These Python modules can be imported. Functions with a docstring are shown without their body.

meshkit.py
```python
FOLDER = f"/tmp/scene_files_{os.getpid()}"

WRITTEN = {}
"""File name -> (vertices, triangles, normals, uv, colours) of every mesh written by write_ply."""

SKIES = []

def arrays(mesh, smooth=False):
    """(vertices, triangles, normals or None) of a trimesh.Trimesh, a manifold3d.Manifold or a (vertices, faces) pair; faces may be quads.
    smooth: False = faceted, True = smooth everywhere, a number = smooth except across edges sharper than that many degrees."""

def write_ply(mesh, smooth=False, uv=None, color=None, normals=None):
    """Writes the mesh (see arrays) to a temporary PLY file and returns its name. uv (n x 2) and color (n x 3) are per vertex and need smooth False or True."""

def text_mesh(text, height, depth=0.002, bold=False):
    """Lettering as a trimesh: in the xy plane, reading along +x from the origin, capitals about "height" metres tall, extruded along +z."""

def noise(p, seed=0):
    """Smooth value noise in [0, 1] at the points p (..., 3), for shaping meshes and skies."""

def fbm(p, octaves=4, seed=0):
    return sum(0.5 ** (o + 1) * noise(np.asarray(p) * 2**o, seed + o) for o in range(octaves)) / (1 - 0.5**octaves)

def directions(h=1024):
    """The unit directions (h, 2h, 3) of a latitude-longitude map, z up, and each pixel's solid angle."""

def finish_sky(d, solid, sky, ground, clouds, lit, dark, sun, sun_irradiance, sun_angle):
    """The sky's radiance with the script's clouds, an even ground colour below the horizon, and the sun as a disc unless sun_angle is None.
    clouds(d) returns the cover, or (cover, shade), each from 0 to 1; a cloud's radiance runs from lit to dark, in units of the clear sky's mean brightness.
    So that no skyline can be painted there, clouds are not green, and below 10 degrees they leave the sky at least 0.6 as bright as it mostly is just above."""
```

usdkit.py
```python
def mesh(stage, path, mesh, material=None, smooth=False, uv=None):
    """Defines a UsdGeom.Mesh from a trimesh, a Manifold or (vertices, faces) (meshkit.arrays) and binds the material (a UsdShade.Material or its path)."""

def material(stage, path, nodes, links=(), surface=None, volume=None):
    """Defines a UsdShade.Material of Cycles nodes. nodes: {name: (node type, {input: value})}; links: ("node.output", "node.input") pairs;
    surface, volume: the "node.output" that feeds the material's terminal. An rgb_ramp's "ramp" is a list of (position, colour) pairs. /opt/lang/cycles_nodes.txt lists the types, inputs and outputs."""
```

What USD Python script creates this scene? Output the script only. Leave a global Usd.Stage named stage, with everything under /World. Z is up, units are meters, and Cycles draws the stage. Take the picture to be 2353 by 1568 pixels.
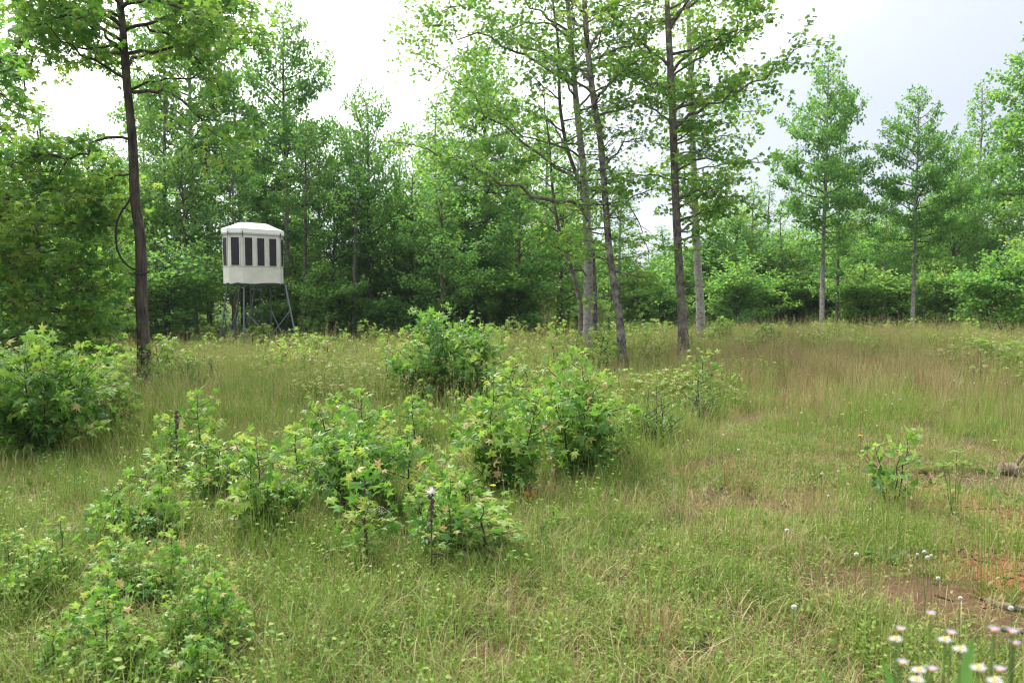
import math, numpy as np, usdkit, trimesh, meshkit
from pxr import Usd, UsdGeom, UsdLux, UsdShade, Sdf, Gf, Vt

stage = Usd.Stage.CreateInMemory()
UsdGeom.Xform.Define(stage, '/World')
rad = math.radians

# ------------------------------------------------------------------ camera
EYE, PITCH, FOCAL = 1.65, 3.25, 28.0
cam = UsdGeom.Camera.Define(stage, '/World/camera')
cam.CreateHorizontalApertureAttr(36.0)
cam.CreateFocalLengthAttr(FOCAL)
cam.CreateFStopAttr(3.4)
cam.CreateFocusDistanceAttr(8.0)
cam.CreateClippingRangeAttr((0.05, 5000.0))
cam.CreateExposureAttr(1.95)
cam.AddTranslateOp().Set((0, 0, EYE))
cam.AddRotateXOp().Set(90 - PITCH)

# ------------------------------------------------------------------ sky and veiled sun
SUN_AZ, SUN_EL = rad(-38), rad(56)          # azimuth from +y towards +x
SUN = np.array([math.sin(SUN_AZ) * math.cos(SUN_EL), math.cos(SUN_AZ) * math.cos(SUN_EL), math.sin(SUN_EL)])
dome = UsdLux.DomeLight.Define(stage, '/World/sky')
dome.GetPrim().SetCustomDataByKey('kind', 'structure')
sky_mat = usdkit.material(stage, '/World/Looks/overcast_sky', {
    "tc": ("texture_coordinate", {}),
    "sky": ("sky_texture", {"sky_type": "single_scattering", "sun_disc": False, "sun_elevation": SUN_EL, "sun_rotation": SUN_AZ, "aerosol_density": 1.5}),
    "map": ("mapping", {"scale": (1.0, 1.0, 2.2), "location": (3.1, 0.4, 0.0)}),
    "n": ("noise_texture", {"scale": 1.3, "detail": 4.0, "roughness": 0.45}),
    "dot": ("vector_math", {"math_type": "dot_product", "vector2": tuple(SUN)}),
    "pos": ("math", {"math_type": "maximum", "value2": 0.0}),
    "pw": ("math", {"math_type": "power", "value2": 2.0}),
    "pws": ("math", {"math_type": "multiply", "value2": 0.75}),
    "sep": ("separate_xyz", {}),
    "zz": ("math", {"math_type": "multiply_add", "value2": 0.22}),
    "nz": ("math", {"math_type": "multiply", "value2": 0.36}),
    "sum": ("math", {"math_type": "add"}),
    "ramp": ("rgb_ramp", {"ramp": [(0.18, (1.75, 1.88, 2.22)), (0.40, (2.35, 2.47, 2.75)), (0.62, (6.0, 6.05, 6.1)), (0.9, (9.6, 9.4, 9.0)), (1.0, (11.0, 10.7, 10.1))]}),
    "mix": ("mix_color", {"fac": 0.93, "use_clamp": False}),
    "bg": ("background_shader", {"strength": 0.1}),
}, [("tc.generated", "map.vector"), ("map.vector", "n.vector"), ("tc.generated", "dot.vector1"), ("dot.value", "pos.value1"), ("pos.value", "pw.value1"),
    ("n.fac", "nz.value1"), ("pw.value", "pws.value1"), ("tc.generated", "sep.vector"), ("sep.z", "zz.value1"), ("pws.value", "zz.value3"), ("zz.value", "sum.value1"), ("nz.value", "sum.value2"), ("sum.value", "ramp.fac"),
    ("sky.color", "mix.a"), ("ramp.color", "mix.b"), ("mix.result", "bg.color")], surface="bg.background")
UsdShade.MaterialBindingAPI.Apply(dome.GetPrim()).Bind(sky_mat)
sun = UsdLux.DistantLight.Define(stage, '/World/sun')
sun.CreateNormalizeAttr(True)
sun.CreateIntensityAttr(0.4)
sun.CreateAngleAttr(14.0)
sun.CreateColorAttr((1.0, 0.965, 0.90))
sun.AddRotateXYZOp().Set((-(90 - math.degrees(SUN_EL)), 0, -math.degrees(SUN_AZ)))

# ------------------------------------------------------------------ helpers
F = FOCAL / 36.0 * 2352           # focal length in pixels of a picture 2352 wide
cp, sp = math.cos(rad(PITCH)), math.sin(rad(PITCH))


def smooth01(t):
    t = np.clip(t, 0, 1)
    return t * t * (3 - 2 * t)


def terrain(x, y):
    x, y = np.asarray(x, float), np.asarray(y, float)
    r = np.hypot(x, y)
    n = meshkit.fbm(np.stack([x * .16, y * .16, np.zeros_like(x)], -1), 3, 5) - .5
    h = n * .30 * smooth01((r - 2) / 8)
    h = h - .44 * smooth01((y - 5) / 30)
    h = h + .52 * np.exp(-((x - 9.5) / 6.5) ** 2 - ((y - 22) / 7.5) ** 2)
    h = h + .05 * (meshkit.fbm(np.stack([x * 1.3, y * 1.3, np.zeros_like(x)], -1), 2, 9) - .5) * smooth01((r - 1) / 3)
    return h


def ray(u, v):
    a, b = (u - 1176.0) / F, (784.0 - v) / F
    return np.array([a, cp + b * sp, b * cp - sp])


def ground(u, v):
    """Point of the ground seen in the direction (u, v)."""
    d = ray(u, v)
    z = 0.0
    for _ in range(12):
        t = (z - EYE) / d[2]
        p = d * t
        z = float(terrain(p[0], p[1]))
    return np.array([p[0], p[1], z])


def at(u, v, Y):
    """Point in the direction (u, v) standing Y metres ahead."""
    d = ray(u, v)
    t = Y / d[1]
    return np.array([d[0] * t, Y, EYE + d[2] * t])


def foot(u, Y):
    x = (u - 1176.0) / F * Y
    return np.array([x, Y, float(terrain(x, Y))])


used = {}


def free(name, parent='/World'):
    k = (parent, name)
    n = used.get(k, 0)
    used[k] = n + 1
    return f"{parent}/{name}" if n == 0 else f"{parent}/{name}_{n:03d}"


def tag(p, label=None, cat=None, group=None, kind=None):
    p = p.GetPrim() if hasattr(p, 'GetPrim') else p
    for k, v in (('label', label), ('category', cat), ('group', group), ('kind', kind)):
        if v:
            p.SetCustomDataByKey(k, v)
    return p


def put(path, V, Fc, mat, tint=None, smooth=False):
    V, Fc = np.asarray(V, np.float32), np.asarray(Fc, np.int32)
    m = UsdGeom.Mesh.Define(stage, path)
    m.CreatePointsAttr(Vt.Vec3fArray.FromNumpy(V))
    m.CreateFaceVertexCountsAttr(Vt.IntArray.FromNumpy(np.full(len(Fc), Fc.shape[1], np.int32)))
    m.CreateFaceVertexIndicesAttr(Vt.IntArray.FromNumpy(np.ascontiguousarray(Fc).ravel()))
    m.CreateSubdivisionSchemeAttr("none")
    if smooth:
        n = np.zeros_like(V, dtype=float)
        a, b, c = V[Fc[:, 0]], V[Fc[:, 1]], V[Fc[:, -1]]
        fn = np.cross(b - a, c - a)
        for k in range(Fc.shape[1]):
            np.add.at(n, Fc[:, k], fn)
        n /= np.linalg.norm(n, axis=1, keepdims=True) + 1e-12
        m.CreateNormalsAttr(Vt.Vec3fArray.FromNumpy(n.astype(np.float32)))
        m.SetNormalsInterpolation("vertex")
    if tint is not None:
        pv = UsdGeom.PrimvarsAPI(m)
        if np.ndim(tint) == 0:
            pv.CreatePrimvar('tint', Sdf.ValueTypeNames.FloatArray, 'constant').Set(Vt.FloatArray([float(tint)]))
        else:
            pv.CreatePrimvar('tint', Sdf.ValueTypeNames.FloatArray, 'vertex').Set(Vt.FloatArray.FromNumpy(np.asarray(tint, np.float32)))
    UsdShade.MaterialBindingAPI.Apply(m.GetPrim()).Bind(mat)
    return m.GetPrim()


def tri(path, tm, mat, smooth=30):
    return usdkit.mesh(stage, path, tm, mat, smooth=smooth).GetPrim()


def thing(name, loc, label, cat, group=None, rz=0.0, sc=None):
    x = UsdGeom.Xform.Define(stage, free(name))
    x.AddTranslateOp().Set(tuple(map(float, loc)))
    if rz:
        x.AddRotateZOp().Set(float(rz))
    if sc is not None:
        x.AddScaleOp().Set(tuple(map(float, np.broadcast_to(sc, 3))))
    tag(x, label, cat, group)
    return str(x.GetPath())


def copy_of(proto, name, loc, label, cat, group=None, rz=0.0, sc=1.0, tilt=None):
    x = UsdGeom.Xform.Define(stage, free(name))
    x.GetPrim().GetReferences().AddInternalReference(proto)
    x.GetPrim().SetInstanceable(True)
    x.AddTranslateOp().Set(tuple(map(float, loc)))
    if tilt is not None:
        x.AddRotateXYZOp().Set((float(tilt[0]), float(tilt[1]), 0.0))
    x.AddRotateZOp().Set(float(rz))
    x.AddScaleOp().Set(tuple(map(float, np.broadcast_to(sc, 3))))
    tag(x, label, cat, group)
    return str(x.GetPath())


def klass(name):
    p = f"/World/Library/{name}"
    stage.CreateClassPrim('/World/Library') if not stage.GetPrimAtPath('/World/Library') else None
    UsdGeom.Xform.Define(stage, p)
    return p


class MB:
    def __init__(s):
        s.V, s.F, s.T, s.n = [], [], [], 0

    def add(s, V, Fc, tint=0.5):
        s.V.append(V)
        s.F.append(np.asarray(Fc) + s.n)
        s.T.append(np.broadcast_to(np.asarray(tint, float), (len(V),)))
        s.n += len(V)

    def build(s, path, mat, smooth=False):
        return put(path, np.vstack(s.V), np.vstack(s.F), mat, np.concatenate(s.T), smooth)


def nrm(a):
    return a / (np.linalg.norm(a, axis=-1, keepdims=True) + 1e-12)


def tube(P, R, k=5, cap=False):
    P = np.asarray(P, float)
    R = np.broadcast_to(np.asarray(R, float), (len(P),))
    t = nrm(np.gradient(P, axis=0))
    m = nrm(t.mean(0))
    ref = np.array([0, 0, 1.0]) if abs(m[2]) < .8 else np.array([1.0, 0, 0])
    a = nrm(np.cross(t, ref))
    b = np.cross(t, a)
    ang = np.arange(k) * 2 * np.pi / k
    V = P[:, None] + R[:, None, None] * (np.cos(ang)[None, :, None] * a[:, None] + np.sin(ang)[None, :, None] * b[:, None])
    i, j = np.meshgrid(np.arange(len(P) - 1), np.arange(k), indexing='ij')
    q = np.stack([i * k + j, i * k + (j + 1) % k, (i + 1) * k + (j + 1) % k, (i + 1) * k + j], -1).reshape(-1, 4)
    V = V.reshape(-1, 3)
    Fc = np.vstack([q[:, [0, 2, 1]], q[:, [0, 3, 2]]])
    if cap:
        V = np.vstack([V, P[:1], P[-1:]])
        c0, c1, e = len(V) - 2, len(V) - 1, (len(P) - 1) * k
        j = np.arange(k)
        Fc = np.vstack([Fc, np.stack([np.full(k, c0), j, (j + 1) % k], 1), np.stack([np.full(k, c1), e + (j + 1) % k, e + j], 1)])
    return V, Fc


def curve(P, n):
    """Smooth polyline through the points P."""
    from scipy.interpolate import PchipInterpolator
    P = np.asarray(P, float)
    s = np.concatenate([[0], np.cumsum(np.linalg.norm(np.diff(P, axis=0), axis=1))])
    return PchipInterpolator(s, P)(np.linspace(0, s[-1], n))


# leaf outlines: unit length, base at the origin, along +y, facing +z
def lobed(tips, notches, base=.22, centre=.38, droop=.16):
    pts = []
    for (a, r), nt in zip(tips, notches + [None]):
        pts.append((a, r, -droop))
        if nt:
            pts.append((*nt, -.02))
    ring = [(math.sin(rad(a)) * r, centre + math.cos(rad(a)) * r, z) for a, r, z in pts]
    left = [(-x, y, z) for x, y, z in ring[1:]][::-1]
    V = [(0, centre, .02)] + ring + [(0, centre - base, -.01)] + left
    n = len(V) - 1
    return np.array(V), np.array([[0, 1 + (i + 1) % n, 1 + i] for i in range(n)])


STAR = lobed([(0, .66), (62, .64), (122, .50)], [(31, .27), (94, .26)])
MAPLE = lobed([(0, .62), (58, .52), (118, .34)], [(33, .34), (95, .27)], base=.3)
TULIP = lobed([(16, .52), (70, .50), (125, .40)], [(45, .36), (98, .36)], base=.34)
STAR7 = (np.array([(0, .38, .03), (0, 1.04, -.14), (.24, .5, 0), (.62, .62, -.14), (.3, .2, 0), (0, 0, 0), (-.3, .2, 0), (-.62, .62, -.14), (-.24, .5, 0)]), np.array([[0, 2, 1], [0, 3, 2], [0, 4, 3], [0, 5, 4], [0, 6, 5], [0, 7, 6], [0, 8, 7], [0, 1, 8]]))
KITE = (np.array([(0, 0, 0), (.42, .5, -.08), (0, 1, -.05), (-.42, .5, -.08), (0, .5, .03)]), np.array([[0, 1, 4], [1, 2, 4], [2, 3, 4], [3, 0, 4]]))
KITE2 = (np.array([(0, 0, 0), (.45, .52, -.06), (0, 1, 0), (-.45, .52, -.06)]), np.array([[0, 1, 2], [0, 2, 3]]))
OVAL = (np.array([(0, 0, 0), (.27, .25, .02), (.3, .55, -.02), (0, 1, -.12), (-.3, .55, -.02), (-.27, .25, .02), (0, .4, -.04)]), np.array([[6, 1, 0], [6, 2, 1], [6, 3, 2], [6, 4, 3], [6, 5, 4], [6, 0, 5]])[:, ::-1])


def leaf_batch(tmpl, P, D, N, S):
    """(n, k, 3) vertices: one leaf at each P, along D, facing N, S long."""
    y = nrm(D)
    z = nrm(N - (N * y).sum(1, keepdims=True) * y)
    x = np.cross(y, z)
    t = tmpl[0]
    return P[:, None] + S[:, None, None] * (t[None, :, :1] * x[:, None] + t[None, :, 1:2] * y[:, None] + t[None, :, 2:] * z[:, None])


def leaf_mesh(V, tmpl):
    n, k = V.shape[:2]
    return V.reshape(-1, 3), (tmpl[1][None] + (np.arange(n) * k)[:, None, None]).reshape(-1, 3)


# ------------------------------------------------------------------ materials
def leaf_material(name, ramp, thru, trans=.52, rough=.5, spread=.22, spec=.2):
    return usdkit.material(stage, f'/World/Looks/{name}', {
        "t": ("attribute", {"attribute": "tint"}), "o": ("object_info", {}),
        "m": ("math", {"math_type": "multiply_add", "value2": spread, "value3": -spread / 2}),
        "s": ("math", {"math_type": "add"}),
        "r": ("rgb_ramp", {"ramp": ramp}), "r2": ("rgb_ramp", {"ramp": thru}),
        "p": ("principled_bsdf", {"roughness": rough, "specular_ior_level": spec}),
        "tr": ("translucent_bsdf", {}), "x": ("mix_closure", {"fac": trans}),
    }, [("o.random", "m.value1"), ("t.fac", "s.value1"), ("m.value", "s.value2"), ("s.value", "r.fac"), ("s.value", "r2.fac"),
        ("r.color", "p.base_color"), ("r2.color", "tr.color"), ("p.BSDF", "x.closure1"), ("tr.BSDF", "x.closure2")], surface="x.closure")


GREEN = [(0, (.022, .076, .020)), (.3, (.042, .128, .028)), (.55, (.075, .186, .038)), (.8, (.14, .25, .05)), (1, (.25, .28, .07))]
THRU = [(0, (.085, .26, .035)), (.5, (.215, .45, .055)), (1, (.42, .56, .09))]
leafM = leaf_material('broad_leaf', GREEN, THRU)
FAR = [(0, (.026, .084, .024)), (.35, (.050, .146, .037)), (.65, (.085, .205, .05)), (1, (.15, .27, .07))]
farM = leaf_material('woodland_leaf', FAR, [(0, (.11, .31, .05)), (.5, (.25, .50, .07)), (1, (.44, .58, .10))], spread=.34)
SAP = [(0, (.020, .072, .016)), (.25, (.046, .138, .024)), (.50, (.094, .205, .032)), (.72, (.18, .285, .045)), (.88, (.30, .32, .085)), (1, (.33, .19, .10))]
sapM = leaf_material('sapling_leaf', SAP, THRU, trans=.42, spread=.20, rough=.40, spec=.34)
GRASS = [(0, (.036, .105, .014)), (.3, (.090, .178, .026)), (.5, (.180, .280, .046)), (.66, (.275, .315, .092)), (.80, (.40, .355, .185)), (.92, (.31, .225, .13)), (1, (.20, .115, .065))]
GTHRU = [(0, (.06, .14, .015)), (.5, (.17, .26, .03)), (.8, (.30, .26, .09)), (1, (.2, .13, .06))]
grassM = leaf_material('grass_blade', GRASS, GTHRU, trans=.3, rough=.55, spread=.26, spec=.15)
needleM = leaf_material('pine_needle', [(0, (.022, .075, .022)), (1, (.075, .17, .045))], [(0, (.04, .1, .02)), (1, (.1, .2, .04))], trans=.15, rough=.45)


def bark_material(name, dark, light, scale=9.0, stretch=.22, contrast=(.35, .7), bump=.6, lichen=None):
    nodes = {
        "g": ("texture_coordinate", {}), "mp": ("mapping", {"scale": (1, 1, stretch)}),
        "n": ("noise_texture", {"scale": scale, "detail": 6.0, "roughness": .62}),
        "n2": ("noise_texture", {"scale": 2.6, "detail": 4.0, "roughness": .6}),
        "r": ("rgb_ramp", {"ramp": [(contrast[0], dark), (contrast[1], light)]}),
        "r2": ("rgb_ramp", {"ramp": [(.5, (0, 0, 0)), (.68, (1, 1, 1))]}),
        "f": ("math", {"math_type": "multiply", "value2": .6 if lichen else 0.0}),
        "mx": ("mix_color", {"b": lichen or light}),
        "b": ("bump", {"strength": bump, "distance": .03}),
        "p": ("principled_bsdf", {"roughness": .9, "specular_ior_level": .15}),
    }
    return usdkit.material(stage, f'/World/Looks/{name}', nodes, [("g.object", "mp.vector"), ("mp.vector", "n.vector"), ("g.object", "n2.vector"), ("n.fac", "r.fac"), ("n2.fac", "r2.fac"),
        ("r2.color", "f.value1"), ("f.value", "mx.fac"), ("r.color", "mx.a"), ("mx.result", "p.base_color"), ("n.fac", "b.height"), ("b.normal", "p.normal")], surface="p.BSDF")


barkDark = bark_material('furrowed_brown_bark', (.022, .017, .013), (.115, .092, .070), scale=16, stretch=.16, lichen=(.12, .12, .09))
barkGrey = bark_material('grey_brown_bark', (.05, .042, .033), (.20, .175, .145), scale=13, stretch=.5, lichen=(.26, .25, .22))
barkPale = bark_material('pale_grey_bark', (.075, .066, .056), (.27, .255, .225), scale=9, stretch=1.6, contrast=(.30, .55), bump=.3, lichen=(.34, .33, .30))
barkPatch = bark_material('patchy_dark_bark', (.035, .03, .024), (.20, .18, .155), scale=10, stretch=.7, contrast=(.38, .66), lichen=(.40, .385, .35))
barkFar = bark_material('woodland_bark', (.045, .038, .03), (.16, .145, .125), scale=9, stretch=.4, bump=.3)
barkFarPale = bark_material('woodland_pale_bark', (.12, .113, .10), (.38, .36, .33), scale=7, stretch=1.2, bump=.2)
twigM = bark_material('twig_bark', (.03, .025, .02), (.11, .095, .075), scale=20, stretch=.5, bump=.0)


def plain(name, col, rough=.6, spec=.3, **kw):
    return usdkit.material(stage, f'/World/Looks/{name}', {
        "g": ("texture_coordinate", {}), "n": ("noise_texture", {"scale": kw.get('scale', 14.0), "detail": 4.0, "roughness": .6}),
        "r": ("rgb_ramp", {"ramp": [(.3, tuple(c * kw.get('lo', .82) for c in col)), (.7, tuple(min(1, c * kw.get('hi', 1.08)) for c in col))]}),
        "b": ("bump", {"strength": kw.get('bump', .1), "distance": kw.get('dist', .01)}),
        "p": ("principled_bsdf", {"roughness": rough, "specular_ior_level": spec, "metallic": kw.get('metal', 0.0)}),
    }, [("g.object", "n.vector"), ("n.fac", "r.fac"), ("r.color", "p.base_color"), ("n.fac", "b.height"), ("b.normal", "p.normal")], surface="p.BSDF")


groundM = usdkit.material(stage, '/World/Looks/earth', {
    "g": ("geometry", {}),
    "n1": ("noise_texture", {"scale": .55, "detail": 5.0, "roughness": .6}),
    "n2": ("noise_texture", {"scale": 6.0, "detail": 8.0, "roughness": .7}),
    "n3": ("noise_texture", {"scale": 45.0, "detail": 5.0, "roughness": .75}),
    "r1": ("rgb_ramp", {"ramp": [(.38, (.038, .040, .018)), (.58, (.11, .060, .030))]}),
    "clay": ("rgb_ramp", {"ramp": [(.30, (.14, .050, .024)), (.7, (.34, .142, .07))]}),
    "a": ("attribute", {"attribute": "tint"}),
    "litter": ("rgb_ramp", {"ramp": [(.35, (.03, .024, .014)), (.65, (.17, .125, .07))]}),
    "m0": ("mix_color", {"fac": .5}),
    "m1": ("mix_color", {}),
    "add": ("math", {"math_type": "multiply_add", "value2": .9}),
    "cl": ("map_range", {"from_min": .70, "from_max": .84, "clamp": True}),
    "b": ("bump", {"strength": .7, "distance": .03}),
    "p": ("principled_bsdf", {"roughness": .95, "specular_ior_level": .1}),
}, [("g.position", "n1.vector"), ("g.position", "n2.vector"), ("g.position", "n3.vector"), ("n1.fac", "r1.fac"), ("n3.fac", "litter.fac"), ("r1.color", "m0.a"), ("litter.color", "m0.b"),
    ("n2.fac", "add.value1"), ("a.fac", "add.value3"), ("add.value", "cl.value"), ("n3.fac", "clay.fac"), ("cl.result", "m1.fac"), ("m0.result", "m1.a"), ("clay.color", "m1.b"),
    ("m1.result", "p.base_color"), ("n3.fac", "b.height"), ("b.normal", "p.normal")], surface="p.BSDF")


# ------------------------------------------------------------------ ground
def blob(x, y, cx, cy, rx, ry):
    return np.exp(-((x - cx) / rx) ** 2 - ((y - cy) / ry) ** 2)


def clay(x, y):
    """Bare red earth along the right of the mown track."""
    return np.clip(1.0 * blob(x, y, 3.75, 6.1, .55, 1.5) + .9 * blob(x, y, 3.0, 4.7, .5, .55) + .45 * blob(x, y, 1.9, 5.6, .6, .7) + .35 * blob(x, y, 2.0, 7.6, .9, 1.0) + .5 * blob(x, y, -2.0, 3.5, .5, .25)
                   + .4 * blob(x, y, .5, 4.9, .5, .4) + .4 * blob(x, y, .9, 3.6, .6, .3), 0, 1)


def track(x, y):
    """1 on the short grass of the track, 0 in the rough."""
    return smooth01((x - (-1.25 + .31 * y)) / .9) * smooth01((15.5 - y) / 6)


g1 = np.concatenate([np.arange(-420, -40, 20), np.arange(-40, -12, 1.0), np.arange(-12, 12, .25), np.arange(12, 40, 1.0), np.arange(40, 421, 20)])
g2 = np.concatenate([np.arange(-60, 0, 6.0), np.arange(0, 16, .25), np.arange(16, 60, 1.0), np.arange(60, 640, 20)])
gx, gy = np.meshgrid(g1, g2, indexing='ij')
gv = np.stack([gx, gy, terrain(gx, gy)], -1).reshape(-1, 3)
i, j = np.meshgrid(np.arange(len(g1) - 1), np.arange(len(g2) - 1), indexing='ij')
w2 = len(g2)
q = np.stack([i * w2 + j, (i + 1) * w2 + j, (i + 1) * w2 + j + 1, i * w2 + j + 1], -1).reshape(-1, 4)
tag(put('/World/ground', gv, q, groundM, (clay(gx, gy) * .50).ravel(), smooth=True), kind='structure')


# ------------------------------------------------------------------ trees
def arc(start, az, el, L, n=5, curl=0.0, rng=None, wob=.06):
    """A branch: starts at START towards az/el, curl (radians over its length) lifts (+) or bends down (-)."""
    s = np.linspace(0, 1, n)
    e = el + curl * s
    d = np.stack([np.cos(e) * math.cos(az), np.cos(e) * math.sin(az), np.sin(e)], 1)
    P = start + np.concatenate([[np.zeros(3)], np.cumsum(d[:-1] * (L / (n - 1)), 0)])
    if rng is not None:
        P = P + rng.normal(0, wob * L / n, P.shape) * s[:, None]
    return P


class Leaves:
    def __init__(s):
        s.P, s.D, s.N, s.S, s.T = [], [], [], [], []

    def along(s, path, n, size, rng, jit=.12, flat=.6, t0=.15, tint=.45, tsd=.16):
        if n < 1:
            return
        t = np.sort(rng.uniform(t0, 1.02, n)) * (len(path) - 1)
        k = np.clip(t.astype(int), 0, len(path) - 2)
        f = (t - k)[:, None]
        p = path[k] * (1 - f) + path[k + 1] * f
        ax = nrm(path[k + 1] - path[k])
        side = nrm(np.cross(ax, rng.normal(0, 1, (n, 3)) + np.array([0, 0, 1.2])))
        side = side * np.where(rng.random(n) < .5, -1, 1)[:, None]
        d = nrm(side + ax * rng.uniform(.1, .9, (n, 1)) + rng.normal(0, .35, (n, 3)) + np.array([0, 0, -.25]))
        s.P.append(p + side * rng.uniform(.1, 1, (n, 1)) * jit + rng.normal(0, jit * .35, (n, 3)))
        s.D.append(d)
        s.N.append(nrm(np.array([0, 0, flat]) + rng.normal(0, .42, (n, 3))))
        s.S.append(size * rng.uniform(.62, 1.25, n))
        s.T.append(np.clip(rng.normal(tint, tsd) + rng.normal(0, tsd * .6, n), 0, 1))

    def arrays(s):
        return np.vstack(s.P), np.vstack(s.D), np.vstack(s.N), np.concatenate(s.S), np.concatenate(s.T)


def limb_sprays(P, L, lv, tw, rng, size, dens, sub=.45, s0=.2, jit=.12, flat=.6, tint=.45, r0=.012, gap=.3, third=True):
    """Side twigs with leaves on the branch P."""
    n2 = max(2, int(L / gap))
    for k in range(n2):
        s = s0 + (1 - s0) * (k + rng.uniform(.2, .9)) / n2
        if s > .99:
            continue
        x = s * (len(P) - 1)
        i0 = int(x)
        base = P[i0] + (P[i0 + 1] - P[i0]) * (x - i0)
        ax = nrm(P[i0 + 1] - P[i0])
        az = math.atan2(ax[1], ax[0]) + (1 if k % 2 else -1) * rng.uniform(.5, 1.15)
        el = math.asin(np.clip(ax[2], -1, 1)) * .6 + rng.uniform(-.15, .4)
        L2 = L * sub * (1.15 - .75 * s) * rng.uniform(.6, 1.25) + .12
        Q = arc(base, az, el, L2, 4, rng.uniform(-.7, .15), rng, .12)
        tw.add(*tube(Q, np.linspace(r0 * .55, .003, 4), 3))
        lv.along(Q, int(round(L2 * dens)) + 1, size, rng, jit, flat, .1, tint)
        if third and L2 > .55:
            for b in range(int(L2 / .35)):
                s2 = rng.uniform(.3, .95) * 3
                i1 = min(int(s2), 2)
                b0 = Q[i1] + (Q[i1 + 1] - Q[i1]) * (s2 - i1)
                Q3 = arc(b0, az + rng.choice([-1, 1]) * rng.uniform(.5, 1.1), el + rng.uniform(-.4, .4), L2 * .45, 3, -.4, rng, .1)
                tw.add(*tube(Q3, np.linspace(.004, .002, 3), 3))
                lv.along(Q3, int(round(L2 * .45 * dens)) + 1, size, rng, jit, flat, .0, tint)
    lv.along(P, int(L * dens * .4) + 2, size, rng, jit, flat, .55, tint)


def write_leaves(path, lv, tmpl, mat, singles=0, eye=None):
    """The foliage of one plant: the leaves that show largest as parts of their own, the rest joined."""
    P, D, N, S, T = lv.arrays()
    V = leaf_batch(tmpl, P, D, N, S)
    pick = np.zeros(len(P), bool)
    if singles:
        if eye is None:
            score = S * (.4 + P[:, 2] / (P[:, 2].max() + 1e-6)) * (.5 + np.hypot(P[:, 0], P[:, 1]) / (np.hypot(P[:, 0], P[:, 1]).max() + 1e-6))
        else:
            to = P - eye
            dist = np.linalg.norm(to, axis=1)
            uu = to[:, 0] / to[:, 1] * F + 1176
            vv = 784 - F * ((to[:, 2] * cp + to[:, 1] * sp) / (to[:, 1] * cp - to[:, 2] * sp))
            score = S / dist * (.3 + np.abs((nrm(to) * N).sum(1))) * ((uu > 5) & (uu < 2345) & (vv > 5) & (vv < 1560))
        pick[np.argsort(-score)[:singles]] = True
    for n, k in enumerate(np.nonzero(pick)[0]):
        put(f"{path}/leaf" + (f"_{n:03d}" if n else ""), V[k], tmpl[1], mat, float(T[k]))
    if (~pick).any():
        v, f = leaf_mesh(V[~pick], tmpl)
        tag(put(f"{path}/foliage", v, f, mat, np.repeat(T[~pick], V.shape[1])), kind='stuff')


def trunk_path(rng, H, lean=(0, 0), n=14, wob=.05):
    t = np.linspace(0, 1, n)
    w = np.cumsum(rng.normal(0, wob, (n, 2)), 0) * .6
    w -= w[0]
    P = np.stack([lean[0] * t + w[:, 0] * t, lean[1] * t + w[:, 1] * t, H * t], 1)
    return P, t


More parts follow.
